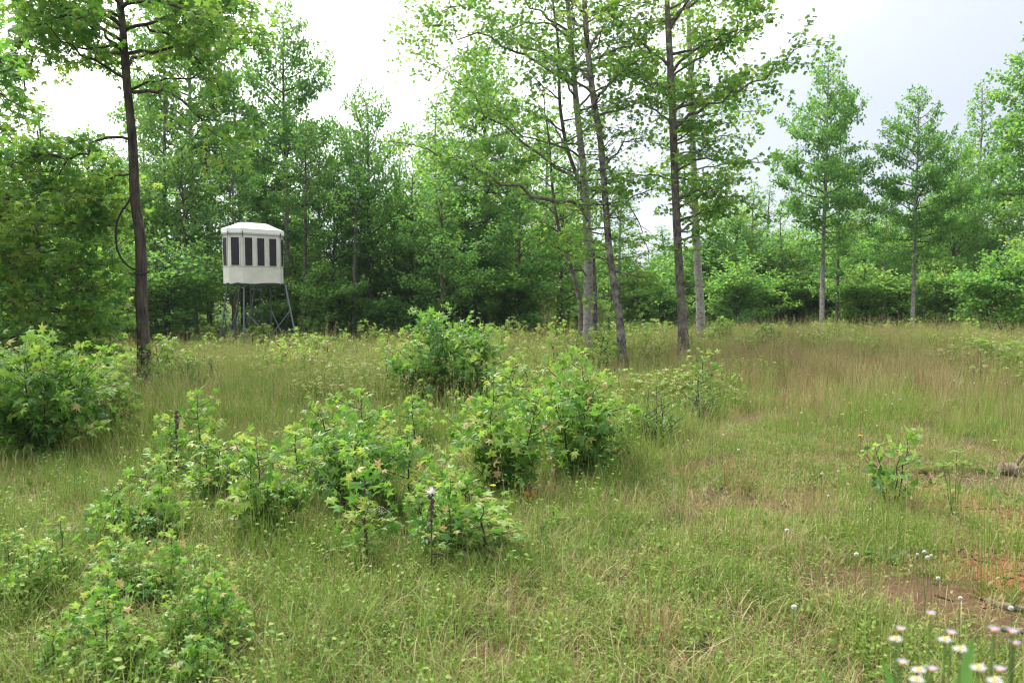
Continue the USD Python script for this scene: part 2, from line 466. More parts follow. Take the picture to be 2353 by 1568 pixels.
def trunk_mesh(P, R, k=10, rough=.06, seed=0):
    n = max(10, int(np.linalg.norm(np.diff(P, axis=0), axis=1).sum() / .12)) if k > 9 else len(P)
    s = np.linspace(0, len(P) - 1, n)
    Q = curve(P, n)
    r = np.interp(np.linspace(0, 1, n), np.linspace(0, 1, len(R)), R)
    V, Fc = tube(Q, r, k, cap=True)
    c = np.repeat(Q, k, 0)
    off = V[:len(c)] - c
    f = 1 + rough * 2 * (meshkit.fbm(np.stack([V[:len(c), 0] * 7, V[:len(c), 1] * 7, V[:len(c), 2] * 1.6], -1), 3, seed) - .5)
    V[:len(c)] = c + off * f[:, None]
    return V, Fc


def woodland_tree(name, seed, H, r0, cb, Rmax, shape, n1=34, size=.15, dens=11, bark=None, tint=.45, elev=(.25, .9), lean=(0, 0), tmpl=KITE2, curl=.15, mat=None, gap=.34, sub=.42, jit=.16, forks=0):
    """Library tree: trunk, twigs, foliage. shape(t) gives the crown's radius from its base (0) to its top (1)."""
    rng = np.random.default_rng(seed)
    p = klass(name)
    P, t = trunk_path(rng, H, lean)
    R = r0 * (1 - t) ** .75 + .012
    R[0] *= 1.25
    V, Fc = trunk_mesh(P, R, 8, .05, seed)
    mb = MB()
    mb.add(V, Fc)
    stems = [(P, 1.0)]
    for k in range(forks):
        i0 = rng.integers(2, 5)
        az = rng.uniform(0, 6.28)
        Q = arc(P[i0], az, 1.25, H * rng.uniform(.5, .65), 8, .15, rng, .1)
        mb.add(*tube(Q, np.linspace(R[i0] * .7, .012, 8), 6, True))
        stems.append((Q, .75))
    mb.build(f"{p}/trunk", bark or barkFar, True)
    lv, tw = Leaves(), MB()
    for Pst, fac in stems:
        m = int(n1 * fac)
        for k in range(m):
            tt = (k + rng.uniform(.1, .9)) / m
            z = cb + (1 - cb) * tt if fac == 1 else .25 + .75 * tt
            x = z * (len(Pst) - 1)
            i0 = min(int(x), len(Pst) - 2)
            base = Pst[i0] + (Pst[i0 + 1] - Pst[i0]) * (x - i0)
            L = max(.35, Rmax * fac * shape(tt) * rng.uniform(.65, 1.2))
            az = k * 2.399 + rng.uniform(-.5, .5)
            el = elev[0] + (elev[1] - elev[0]) * tt + rng.uniform(-.2, .2)
            Q = arc(base, az, el, L, 5, curl + rng.uniform(-.35, .25), rng, .1)
            tw.add(*tube(Q, np.linspace(min(.4 * r0, .008 + .011 * L), .004, 5), 4))
            limb_sprays(Q, L, lv, tw, rng, size, dens, sub, .2, jit, .6, tint + rng.normal(0, .06), .010, gap)
        lv.along(Pst[-3:], 30, size, rng, .3, .5, 0, tint)
    tag(tw.build(f"{p}/twig_mass", twigM), kind='stuff')
    write_leaves(p, lv, tmpl, mat or farM)
    return p, H, Rmax


def cone(t):
    return (1 - t) ** .8 * (.55 + .45 * min(1, t * 5)) + .06


def oval(t):
    return math.sin(math.pi * min(1, max(0, .12 + .86 * t))) ** .7


def tall_oval(t):
    return (min(1, .5 + 2.2 * t)) * (1 - t ** 2.2) ** .7 + .05


LIB = {}


def lib(key, *a, **k):
    LIB[key] = woodland_tree(key, *a, **k)


lib('poplar_slim', 11, 13.0, .12, .30, 2.5, cone, n1=66, size=.145, dens=26, elev=(.05, .75), bark=barkFarPale, tint=.50)
lib('poplar_full', 12, 13.0, .14, .30, 2.9, tall_oval, n1=70, size=.145, dens=27, elev=(.0, .75), bark=barkFarPale, tint=.46)
lib('gum_tall', 13, 13.0, .13, .18, 2.4, cone, n1=60, size=.14, dens=20, bark=barkFar, tint=.42, curl=-.05)
lib('oak_broad', 14, 10.0, .16, .22, 3.2, oval, n1=46, size=.14, dens=19, bark=barkFar, tint=.40, forks=1)
lib('gum_young', 15, 8.0, .10, .12, 2.2, tall_oval, n1=46, size=.14, dens=20, bark=barkFar, tint=.46)
lib('dogwood', 16, 5.0, .07, .14, 2.3, oval, n1=34, size=.13, dens=20, bark=barkFar, tint=.44, elev=(.1, .6), forks=2)
lib('undergrowth', 17, 2.6, .04, .04, 1.5, oval, n1=28, size=.12, dens=22, bark=barkFar, tint=.46, forks=2, gap=.25)
lib('leafy_thicket_tree', 19, 4.2, .05, .03, 1.9, oval, n1=40, size=.135, dens=22, bark=barkFar, tint=.60, elev=(.2, .8), forks=2, gap=.28)
lib('bright_gum', 20, 8.0, .09, .10, 2.3, tall_oval, n1=50, size=.145, dens=22, bark=barkFar, tint=.60)
lib('bare_pole_tree', 18, 12.0, .13, .50, 2.0, oval, n1=36, size=.14, dens=20, bark=barkFar, tint=.42)


def stand(key, name, u, Y, top, w, label, cat='tree', group=None, rz=0, tilt=None, lift=0.0):
    """A copy of a library tree with its foot in the direction u at Y metres; its top reaches picture row TOP and its crown is W wide."""
    p, H0, R0 = LIB[key]
    loc = foot(u, Y)
    H = EYE + (680 - top) / F * Y - loc[2]
    W = w / F * Y
    return copy_of(p, name, loc - np.array([0, 0, .05 + lift]), label, cat, group, rz, (W / (2.1 * R0), W / (2.1 * R0), H / H0), tilt)


# trees behind the meadow, from left to right: kind, u, distance, top row, crown width, turn, label
WOOD = [
    ('poplar_full', 448, 37, -70, 300, 20, 'tall slim tree with a straight pale trunk right of the leaning dark trunk'),
    ('gum_tall', 385, 34, 60, 210, 80, 'narrow green tree directly right of the leaning trunk, its top in the branches'),
    ('poplar_full', 662, 35, 38, 270, 140, 'tallest tree behind the raised hunting blind, pointed light green top'),
    ('gum_tall', 560, 36, 190, 240, 200, 'dark leafy tree rising straight above the roof of the hunting blind'),
    ('oak_broad', 850, 33, 240, 250, 250, 'round topped tree standing alone against the sky right of the blind'),
    ('gum_young', 765, 32, 395, 190, 300, 'small dark tree just right of the blind with bare lower trunk'),
    ('gum_tall', 912, 38, 330, 190, 10, 'narrow tree in the dip of the skyline between the blind and the tall trunks'),
    ('poplar_full', 1118, 35, 120, 300, 60, 'light green tree with a pale straight trunk behind the long bare limb'),
    ('poplar_slim', 1000, 37, 230, 240, 130, 'slender tree left of the pale straight trunk, top level with the long limb'),
    ('gum_young', 1015, 30, 415, 240, 190, 'spreading yellow green tree behind the big dense sapling bush'),
    ('gum_young', 1190, 32, 450, 220, 220, 'middle sized tree below the long bare limb, left of the pale trunk'),
    ('gum_young', 1255, 36, 500, 190, 270, 'small tree in shade just left of the clustered trunks'),
    ('poplar_slim', 1250, 44, 260, 230, 33, 'thin tree showing pale green through the branches left of the clustered trunks'),
    ('poplar_slim', 1420, 46, 420, 200, 77, 'distant tree seen between the two leaning trunks'),
    ('gum_tall', 1525, 60, 520, 200, 99, 'hazy far tree in the gap left of the dark straight trunk'),
    ('poplar_slim', 1725, 48, 425, 160, 120, 'lower light green tree right of the white straight trunk'),
    ('oak_broad', 1665, 46, 505, 210, 160, 'dull green rounded tree directly right of the white straight trunk'),
    ('gum_tall', 1795, 44, 480, 150, 180, 'dark tree in the shade left of the tall pointed tree'),
    ('poplar_full', 1888, 35, 140, 235, 205, 'tall pointed tree with a pale bare lower trunk on the right'),
    ('gum_tall', 1922, 39, 300, 150, 230, 'thinner dark stemmed tree close beside the tall pointed one'),
    ('poplar_slim', 2030, 42, 440, 150, 290, 'modest tree filling the gap between the two tallest on the right'),
    ('poplar_full', 2096, 34, 215, 215, 310, 'second tall pointed tree on the right with twin white stems'),
    ('poplar_slim', 2235, 43, 205, 215, 340, 'airy tree with a thin see-through top near the right edge'),
    ('oak_broad', 2185, 40, 340, 200, 25, 'dull olive broad tree behind the airy thin top'),
    ('poplar_full', 2400, 30, 40, 330, 55, 'tallest tree at the right edge, cut by the frame'),
    ('leafy_thicket_tree', 2300, 25, 585, 240, 85, 'bright yellow green young tree low at the right edge'),
    ('gum_young', 40, 24, 400, 330, 110, 'leafy young tree at the left edge above the sapling thicket'),
    ('oak_broad', 215, 33, 330, 330, 135, 'broad dark tree deep in the wood left of the leaning trunk'),
    ('gum_tall', 120, 38, 250, 280, 165, 'tall dim tree at the back of the wood far left'),
    ('gum_young', 262, 28, 420, 180, 195, 'thin sapling tree in front of the dark wood just left of the leaning trunk'),
    ('bare_pole_tree', 345, 42, 330, 190, 215, 'pole straight dark tree behind the right side of the leaning trunk'),
    ('bare_pole_tree', 482, 36, 280, 190, 245, 'dark pole trunk left of the hunting blind legs'),
    ('bare_pole_tree', 538, 31, 330, 170, 275, 'brown trunk standing inside the left legs of the blind'),
    ('bare_pole_tree', 700, 32, 300, 180, 305, 'dark trunk touching the right side of the blind'),
    ('bare_pole_tree', 812, 31, 390, 200, 335, 'dark bare lower trunk right of the small tree by the blind'),
    ('bare_pole_tree', 942, 34, 400, 190, 5, 'leaning dim trunk behind the left side of the big bush'),
    ('bare_pole_tree', 1322, 40, 360, 190, 15, 'dim trunk in shadow directly behind the pale clustered trunk'),
    ('dogwood', 380, 30, 560, 330, 45, 'low spreading tree filling the shade right of the leaning trunk'),
    ('dogwood', 640, 37, 560, 330, 75, 'low dark tree between the legs of the blind'),
    ('dogwood', 850, 35, 540, 300, 105, 'low shady tree right of the blind under the round topped tree'),
    ('dogwood', 1090, 36, 570, 320, 135, 'low tree in the shade above the big bush'),
    ('dogwood', 1480, 50, 625, 300, 165, 'distant bluish low tree between the clustered trunks'),
    ('dogwood', 1640, 46, 570, 300, 195, 'grey green low tree behind the white straight trunk'),
    ('dogwood', 1830, 45, 560, 290, 225, 'low dark tree left of the bare lower trunk on the right'),
    ('dogwood', 2030, 46, 560, 290, 255, 'low dense tree between the two pale trunks on the right'),
    ('dogwood', 2190, 44, 575, 240, 285, 'low dark green tree right of the twin white stems'),
    ('leafy_thicket_tree', 2370, 27, 560, 220, 185, 'leafy bush-like tree cut by the right edge beside the bright one'),
    ('bright_gum', 430, 33, 330, 260, 31, 'yellow green tree right of the leaning trunk, lower than the ones behind'),
    ('bright_gum', 615, 38, 300, 250, 61, 'bright tree seen over the left half of the blind roof'),
    ('bright_gum', 735, 36, 330, 230, 91, 'bright narrow tree over the right half of the blind'),
    ('bright_gum', 905, 35, 440, 240, 121, 'light green tree behind the leaning dim trunk'),
    ('bright_gum', 1065, 34, 400, 250, 151, 'light yellow green tree right above the big round bush'),
    ('bright_gum', 1160, 37, 350, 250, 181, 'light green tree directly under the long bare limb'),
    ('bright_gum', 1290, 35, 430, 220, 211, 'light green tree touching the left of the clustered trunks'),
    ('bright_gum', 1000, 40, 330, 240, 241, 'light tree behind the yellow green spreading one'),
    ('bright_gum', 320, 36, 400, 230, 271, 'light green tree showing on both sides of the leaning trunk'),
    ('bright_gum', 180, 31, 430, 260, 301, 'light green tree at left between the leafy tree and the leaning trunk'),
    ('bright_gum', 1690, 47, 470, 220, 16, 'light mid height tree above the low thicket right of the white spotted trunk'),
    ('bright_gum', 1815, 46, 540, 230, 46, 'light mid height tree filling the gap left of the tall pointed tree'),
    ('bright_gum', 1950, 45, 500, 220, 76, 'light mid height tree between the pale bare trunk and the next tall tree'),
    ('bright_gum', 2040, 46, 490, 210, 106, 'light mid height tree close left of the twin white stems'),
    ('bright_gum', 2190, 44, 480, 230, 136, 'light mid height tree close right of the twin white stems'),
    ('gum_tall', 2300, 42, 300, 230, 166, 'tall slender tree behind the bright thicket near the right edge'),
    ('leafy_thicket_tree', 1690, 40, 610, 200, 15, 'low leafy thicket tree right of the white spotted trunk'),
    ('leafy_thicket_tree', 1800, 43, 625, 200, 75, 'low leafy thicket tree left of the pale bare trunk'),
    ('leafy_thicket_tree', 1985, 40, 615, 210, 135, 'low leafy thicket tree between the pale bare trunk and the twin stems'),
    ('leafy_thicket_tree', 2170, 39, 600, 210, 195, 'low leafy thicket tree right of the twin white stems'),
    ('leafy_thicket_tree', 1490, 46, 640, 200, 255, 'low leafy thicket tree seen between the leaning and straight trunks'),
    ('leafy_thicket_tree', 760, 31, 620, 190, 315, 'low leafy thicket tree right behind the legs of the blind'),
    ('leafy_thicket_tree', 1190, 32, 610, 220, 25, 'low leafy thicket tree behind the big round bush on its right'),
    ('gum_young', 1700, 52, 500, 210, 11, 'mid height tree behind the low trees right of the white spotted trunk'),
    ('gum_young', 1835, 50, 520, 200, 51, 'mid height tree filling the shade left of the pale bare trunk'),
    ('oak_broad', 1975, 48, 470, 220, 91, 'deep green tree low between the two tall pointed trees'),
    ('gum_young', 2060, 50, 530, 200, 131, 'mid height tree just left of the twin white stems'),
    ('oak_broad', 2150, 47, 450, 210, 171, 'deep green tree behind the twin white stems on their right'),
    ('gum_young', 2255, 46, 500, 220, 211, 'mid height tree behind the bright young tree at right'),
    ('gum_tall', 1760, 50, 430, 170, 251, 'slim tree behind the gap right of the white spotted trunk'),
    ('dogwood', 90, 29, 560, 350, 315, 'low shady tree behind the sapling thicket on the left'),
    ('dogwood', 230, 36, 520, 320, 345, 'low tree in deep shade left of the leaning trunk'),
]
for key, u, Y, top, w, rz, lab in WOOD:
    stand(key, {'poplar_full': 'poplar_tree', 'poplar_slim': 'poplar_tree', 'gum_tall': 'gum_tree', 'oak_broad': 'oak_tree', 'gum_young': 'young_gum_tree', 'dogwood': 'understory_tree', 'leafy_thicket_tree': 'thicket_tree', 'bright_gum': 'young_gum_tree', 'bare_pole_tree': 'pole_tree'}[key], u, Y, top, w, lab, 'tree', 'trees of the woodland edge', rz)
rngw = np.random.default_rng(77)
for k in range(20):                      # deep wood behind: dim trees that only close the view
    u = -60 + 2480 * (k + rngw.uniform(.2, .8)) / 20
    Y = rngw.uniform(48, 72)
    low = 1380 < u < 1700
    stand(['gum_tall', 'oak_broad', 'poplar_slim', 'bare_pole_tree'][k % 4], 'far_tree', u, Y + 22 * low, rngw.uniform(380, 520) if u < 1300 else rngw.uniform(500, 590), rngw.uniform(210, 300),
          'dim green tree deep in the wood behind the front row of trees', 'tree', 'trees deep in the wood', rngw.uniform(0, 360))
for k in range(34):
    u = -40 + 2440 * (k + rngw.uniform(.1, .9)) / 34
    Y = rngw.uniform(31.5, 43) if u < 1380 else rngw.uniform(38 if k % 3 == 0 else 43, 60)
    stand('undergrowth', 'undergrowth_shrub', u, Y, rngw.uniform(560, 712), rngw.uniform(120, 230), 'dark leafy shrub in the shade along the foot of the wood', 'shrub', 'shrubs along the foot of the wood', rngw.uniform(0, 360))


dr = np.random.default_rng(79)
dw = UsdGeom.PointInstancer.Define(stage, '/World/distant_wood')
dn = 90
for k_, key in enumerate(('oak_broad', 'gum_tall')):
    px_ = UsdGeom.Xform.Define(stage, f'/World/distant_wood/Trees/tree_{k_:03d}')
    px_.GetPrim().GetReferences().AddInternalReference(LIB[key][0])
    dw.CreatePrototypesRel().AddTarget(px_.GetPath())
dx = np.linspace(-1.05, 1.05, dn) * 80 + dr.normal(0, 1.5, dn)
dy = dr.uniform(85, 125, dn)
dx = dx * dy / 100
dw.CreatePositionsAttr(Vt.Vec3fArray.FromNumpy(np.stack([dx, dy, np.full(dn, -.6)], 1).astype(np.float32)))
dw.CreateProtoIndicesAttr(Vt.IntArray.FromNumpy(dr.integers(0, 2, dn).astype(np.int32)))
ds = dr.uniform(.35, .75, dn)
dw.CreateScalesAttr(Vt.Vec3fArray.FromNumpy(np.stack([ds * 1.6, ds * 1.6, ds], 1).astype(np.float32)))
tag(dw, 'far-off wood closing the view behind the trees', 'wood', kind='stuff')


def hero_tree(name, label, trunk, radii, bark, limbs, rng, size, dens, tmpl, tint=.48, auto=(), singles=300, bark_limb=None, gap=.3):
    """A near tree in world coordinates: TRUNK and every limb given as points; auto = (t0, t1, count, length, elevation, azimuth range)."""
    T = np.array(trunk, float)
    o = T[0].copy()
    o[2] = float(terrain(o[0], o[1])) - .08
    p = thing(name, o, label, 'tree')
    V, Fc = trunk_mesh(T - o, np.array(radii), 16, .10, int(rng.integers(99)))
    put(f"{p}/trunk", V, Fc, bark, None, True)
    lv, tw = Leaves(), MB()
    path = curve(T - o, 40)
    rr = np.interp(np.linspace(0, 1, 40), np.linspace(0, 1, len(radii)), radii)
    nb = 0

    def limb(Q, r, dens_, sub, s0):
        nonlocal nb
        L = np.linalg.norm(np.diff(Q, axis=0), axis=1).sum()
        kink = rng.normal(0, L * .016, Q.shape) * np.minimum(1, np.linspace(0, 3, len(Q)))[:, None]
        Q = Q + kink
        V, Fc = tube(Q, r * np.linspace(1, .12, len(Q)) ** 1.0 + .002, 7, True)
        put(f"{p}/branch" + (f"_{nb:03d}" if nb else ""), V, Fc, bark_limb or bark, None, True)
        nb += 1
        limb_sprays(Q, L, lv, tw, rng, size, dens_, sub, s0, .13, .6, tint + rng.normal(0, .05), .014, gap)

    for pts, r, dn, sub, s0 in limbs:
        limb(curve(np.array(pts) - o, 14), r, dens * dn, sub, s0)
    for t0, t1, count, length, el, az in auto:
        for k in range(count):
            t = t0 + (t1 - t0) * (k + rng.uniform(.1, .9)) / count
            i0 = int(t * 39)
            a = az[0] + (az[1] - az[0]) * ((k * .618 + rng.uniform(-.1, .1)) % 1)
            L = length * rng.uniform(.6, 1.25)
            Q = arc(path[i0], a, el + rng.uniform(-.25, .3), L, 9, rng.uniform(-.5, .4), rng, .16)
            limb(Q, min(rr[i0] * .5, .010 + .011 * L), dens, .42, .15)
    tag(tw.build(f"{p}/twig_mass", twigM), kind='stuff')
    write_leaves(p, lv, tmpl, leafM, singles, np.array([0, 0, EYE]) - o)
    return p


def pts(Y, *uv):
    """Points in picture directions, each with its own distance: (u, v) or (u, v, dY)."""
    return [at(a[0], a[1], Y + (a[2] if len(a) > 2 else 0)) for a in uv]


PI2 = 2 * math.pi
# leaning dark trunk on the left
r_ = np.random.default_rng(101)
Y1 = 14.6
base = ground(328, 888)
Y1 = base[1]
px1 = Y1 / F
hero_tree('leaning_gum_tree', 'tall gum tree with a dark leaning furrowed trunk in front of the wood', [base - [0, 0, .1]] + pts(Y1, (330, 780), (325, 690), (323, 560), (310, 450), (304, 320), (291, 190), (284, 90), (274, -20), (270, -100), (266, -190)),
          np.array([34, 28, 26, 24, 22, 20, 18, 17, 15, 12, 7]) / 2 * px1, barkDark, [
    (pts(Y1, (285, 118), (262, 108, .1), (225, 104, .2), (185, 110, .3), (120, 125, .5), (40, 160, .6)), .026, 1.5, .34, .1),
    (pts(Y1, (303, 322), (285, 316, -.1), (240, 318, -.3), (205, 335, -.5), (165, 375, -.7), (110, 420, -.9), (60, 470, -1.0)), .026, 1.4, .34, .08),
    (pts(Y1, (165, 372, -.7), (110, 355, -.9), (50, 370, -1.2), (0, 392, -1.4)), .025, 1.2, .4, .2),
    (pts(Y1, (312, 402), (285, 402, .1), (240, 418, .2), (190, 445, .4), (140, 490, .5)), .022, 1.4, .36, .12),
    (pts(Y1, (306, 212), (340, 208, -.3), (395, 212, -.6), (440, 245, -.8), (490, 310, -1.0), (530, 385, -1.2)), .034, .8, .36, .35),
    (pts(Y1, (318, 470), (300, 455, .3), (262, 470, .5), (215, 520, .6)), .02, 1.1, .4, .3),
    (pts(Y1, (275, 20), (330, -10, -.4), (420, 20, -.8), (500, 70, -1.1), (550, 120, -1.4)), .04, 1.3, .4, .15),
    (pts(Y1, (278, 60), (230, 30, -.5), (150, 40, -.9), (60, 80, -1.3), (20, 150, -1.5)), .04, 1.3, .4, .2),
    (pts(Y1, (280, 80), (330, 60, .5), (400, 90, .8), (470, 150, 1.0), (510, 210, 1.1)), .035, 1.2, .4, .2),
    (pts(Y1, (274, 0), (200, -40, .5), (110, -20, .8), (20, 10, 1.0)), .04, 1.3, .4, .2),
    (pts(Y1, (40, 140, .6), (0, 170, .6), (-10, 240, .7), (10, 310, .8)), .02, 1.5, .4, .0),
    (pts(Y1, (80, 120, .5), (60, 180, .5), (50, 250, .6), (40, 300, .7)), .02, 1.2, .3, .1),
], r_, .14, 19, STAR, .54, auto=[(.66, .97, 20, 2.6, .3, (0, PI2))], gap=.24)

# understory tree left of it, dense large leaves down to the thicket
r_ = np.random.default_rng(102)
base = foot(88, 15.6)
hero_tree('leafy_gum_tree', 'dense leafy young gum tree hanging down on the far left', [base - [0, 0, .1]] + pts(15.6, (90, 640), (84, 520), (92, 400), (86, 300)), np.array([.07, .06, .05, .035, .012]), barkGrey, [], r_, .15, 21, STAR, .60,
          auto=[(.10, .96, 54, 1.6, .05, (0, PI2)), (.2, .9, 20, 1.8, -.25, (0, PI2))], gap=.24)
# overhanging branch tips at the left edge, much nearer
r_ = np.random.default_rng(103)
base = foot(-330, 9.5)
hero_tree('edge_gum_tree', 'nearest tree, only its dark leafy branch tips enter at the upper left edge', [base - [0, 0, .1]] + pts(9.5, (-330, 600), (-325, 300), (-320, 0), (-315, -200)), np.array([.12, .10, .08, .06, .03]), barkDark, [
    (pts(9.5, (-325, 160), (-220, 120), (-120, 140), (-40, 185), (22, 235)), .04, 1.3, .3, .4),
    (pts(9.5, (-320, 60), (-200, 20), (-100, 70), (-30, 130), (15, 170)), .04, 1.3, .3, .4),
], r_, .14, 22, STAR, .36, singles=120)

# the clustered trunks right of the middle
r_ = np.random.default_rng(104)
Y = 21.5
b = foot(1350, Y)
hero_tree('pale_maple_tree', 'pale grey trunk of the clustered trees with the long bare limb to the left', [b - [0, 0, .1]] + pts(Y, (1350, 700), (1352, 600), (1346, 470), (1338, 370), (1325, 250), (1315, 130), (1304, 0), (1300, -80), (1296, -160)),
          np.array([27, 21, 20, 18, 16, 14, 12, 11, 8, 5]) / 2 * Y / F, barkPale, [
    (pts(Y, (1340, 480), (1322, 468, -.2), (1270, 462, -.4), (1215, 445, -.6), (1170, 428, -.8), (1120, 410, -1.0), (1085, 392, -1.2), (1040, 366, -1.4), (960, 345, -1.7), (905, 330, -2.0)), .062, .9, .30, .42),
    (pts(Y, (1090, 395, -1.2), (1080, 355, -1.0), (1085, 310, -.8), (1060, 265, -.6)), .02, .9, .4, .2),
    (pts(Y, (1334, 420), (1300, 395, .3), (1240, 355, .5), (1180, 305, .6), (1120, 255, .8), (1075, 205, 1.0), (1020, 160, 1.2), (960, 120, 1.4)), .045, .75, .36, .35),
    (pts(Y, (1330, 360), (1290, 335, -.4), (1235, 325, -.7), (1180, 290, -1.0), (1130, 245, -1.2)), .028, .6, .4, .35),
    (pts(Y, (1322, 200), (1270, 165, -.3), (1200, 130, -.6), (1120, 90, -1.0), (1030, 60, -1.4), (930, 80, -1.7)), .04, .9, .4, .3),
    (pts(Y, (1310, 90), (1265, 60, .4), (1210, 55, .7), (1150, 85, .9), (1090, 160, 1.2)), .035, .9, .4, .3),
    (pts(Y, (1345, 470), (1385, 430, .4), (1430, 400, .8), (1480, 420, 1.0)), .03, 1.1, .4, .3),
    (pts(Y, (1300, 0), (1240, -30, -.5), (1150, -20, -.9), (1060, 10, -1.2), (980, 20, -1.5)), .045, 1.1, .4, .2),
    (pts(Y, (1325, 250), (1380, 200, -.4), (1450, 170, -.7), (1500, 190, -.9)), .03, 1.1, .4, .2),
    (pts(Y, (1350, 640), (1310, 590, -.5), (1260, 560, -.8), (1210, 550, -1.1)), .02, 1.1, .4, .3),
], r_, .12, 14, MAPLE, .56, auto=[(.6, .97, 18, 2.5, .45, (0, PI2)), (.30, .58, 12, 1.3, .1, (0, PI2))], bark_limb=barkGrey, gap=.27)
r_ = np.random.default_rng(105)
Y = 21.9
b = foot(1362, Y)
hero_tree('slender_maple_tree', 'thin dark stem hugging the pale clustered trunk, forking left higher up', [b - [0, 0, .1]] + pts(Y, (1366, 720), (1362, 600), (1352, 520), (1330, 420), (1300, 330), (1285, 220), (1283, 120), (1270, 0), (1262, -120)),
          np.array([15, 13, 11, 10, 9, 8, 7, 6, 5, 3]) / 2 * Y / F, barkPatch, [
    (pts(Y, (1300, 330), (1260, 270), (1240, 200), (1200, 150, .3)), .02, .8, .4, .2),
], r_, .14, 13, MAPLE, .46, auto=[(.45, .97, 18, 1.5, .4, (0, PI2))], singles=100)
r_ = np.random.default_rng(115)
Y = 22.4
b = foot(1336, Y)
hero_tree('crooked_maple_tree', 'thin crooked stem leaning away to the left of the pale clustered trunk', [b - [0, 0, .1]] + pts(Y, (1334, 720), (1322, 650), (1300, 580), (1276, 490), (1268, 420), (1262, 330), (1250, 250)),
          np.array([13, 12, 10, 9, 8, 6, 4, 2]) / 2 * Y / F, barkGrey, [], r_, .14, 13, MAPLE, .46, auto=[(.35, .97, 16, 1.3, .3, (0, PI2))], singles=60)

r_ = np.random.default_rng(106)
Y = 19.6
b = foot(1430, Y)
hero_tree('ivy_gum_tree', 'leaning patchy dark trunk wrapped in leaves at mid height, second of the cluster', [b - [0, 0, .1]] + pts(Y, (1424, 740), (1410, 650), (1398, 560), (1388, 430), (1380, 330), (1362, 220), (1350, 110), (1342, 0), (1338, -80), (1335, -150)),
          np.array([24, 18, 16, 15, 15, 14, 14, 13, 12, 9, 5]) / 2 * Y / F, barkPatch, [
    (pts(Y, (1394, 500), (1430, 470, -.4), (1480, 440, -.7), (1530, 430, -1.0)), .025, 1.0, .4, .3),
    (pts(Y, (1385, 390), (1420, 350, .3), (1460, 320, .5), (1520, 330, .7)), .03, 1.2, .4, .2),
    (pts(Y, (1365, 240), (1400, 190, -.4), (1450, 150, -.7), (1520, 120, -1.0)), .035, 1.2, .4, .2),
    (pts(Y, (1352, 120), (1400, 60, .5), (1470, 45, .8), (1540, 60, 1.0)), .035, 1.2, .4, .2),
    (pts(Y, (1405, 620), (1370, 590, -.4), (1330, 600, -.7)), .015, 1.0, .4, .3),
    (pts(Y, (1440, 460, -.4), (1475, 540, -.2), (1500, 620, 0), (1520, 680, .2)), .012, .5, .25, .2),
], r_, .12, 15, STAR, .54, auto=[(.36, .64, 34, .5, .2, (0, PI2)), (.6, .97, 14, 2.2, .4, (0, PI2)), (.18, .42, 14, 1.1, .0, (0, PI2))], bark_limb=barkGrey, gap=.27)

r_ = np.random.default_rng(107)
Y = 19.8
b = foot(1572, Y)
hero_tree('straight_gum_tree', 'straight grey brown trunk right of the leaning pair, large leaved branches to the right', [b - [0, 0, .1]] + pts(Y, (1567, 720), (1560, 620), (1554, 500), (1549, 380), (1545, 260), (1538, 120), (1532, 0), (1529, -80), (1526, -160)),
          np.array([30, 21, 19, 18, 17, 17, 16, 14, 11, 6]) / 2 * Y / F, barkGrey, [
    (pts(Y, (1550, 400), (1590, 372, -.5), (1650, 368, -1.0), (1710, 380, -1.4), (1765, 372, -1.8)), .035, 1.1, .34, .25),
    (pts(Y, (1546, 300), (1600, 255, -.4), (1670, 225, -.8), (1730, 190, -1.1), (1790, 150, -1.4), (1850, 105, -1.7)), .042, 1.1, .34, .25),
    (pts(Y, (1540, 170), (1600, 110, -.5), (1680, 75, -1.0), (1750, 60, -1.4)), .04, 1.2, .36, .2),
    (pts(Y, (1553, 470), (1600, 440, -.5), (1660, 440, -.9), (1720, 470, -1.3), (1750, 500, -1.5)), .03, 1.0, .36, .25),
    (pts(Y, (1535, 60), (1610, 0, -.5), (1690, -10, -.9), (1770, 30, -1.2)), .04, 1.3, .4, .2),
    (pts(Y, (1546, 290), (1500, 250, -.4), (1450, 230, -.8), (1410, 250, -1.0)), .03, 1.2, .4, .2),
    (pts(Y, (1551, 420), (1500, 400, -.4), (1450, 420, -.8), (1420, 470, -1.0)), .025, 1.0, .36, .25),
    (pts(Y, (1556, 560), (1600, 540, -.5), (1650, 560, -.8), (1690, 600, -1.0)), .02, 1.0, .4, .3),
    (pts(Y, (1540, 160), (1480, 110, .3), (1420, 100, .5)), .03, 1.2, .4, .2),
    (pts(Y, (1563, 650), (1605, 655, -.3), (1640, 668, -.5)), .012, .5, .3, .4),
], r_, .125, 17, TULIP, .62, auto=[(.28, .66, 22, 1.6, .15, (-1.6, 1.8)), (.58, .97, 13, 2.4, .35, (0, PI2))], gap=.27)
r_ = np.random.default_rng(108)
Y = 24.0
b = foot(1612, Y)
hero_tree('white_poplar_tree', 'white spotted trunk just right of the straight grey brown one', [b - [0, 0, .1]] + pts(Y, (1608, 700), (1602, 600), (1596, 480), (1592, 360), (1588, 220), (1583, 80), (1580, -20), (1577, -110)),
          np.array([25, 19, 17, 16, 14, 13, 11, 8, 5]) / 2 * Y / F, barkPale, [
    (pts(Y, (1594, 420), (1640, 400, .3), (1690, 410, .6)), .03, 1.0, .4, .3),
    (pts(Y, (1590, 280), (1640, 240, .3), (1700, 250, .6), (1750, 290, .8)), .03, 1.1, .4, .2),
], r_, .12, 14, TULIP, .54, auto=[(.34, .66, 20, 1.6, .3, (0, PI2)), (.6, .97, 11, 2.2, .45, (0, PI2))], singles=120, gap=.27)

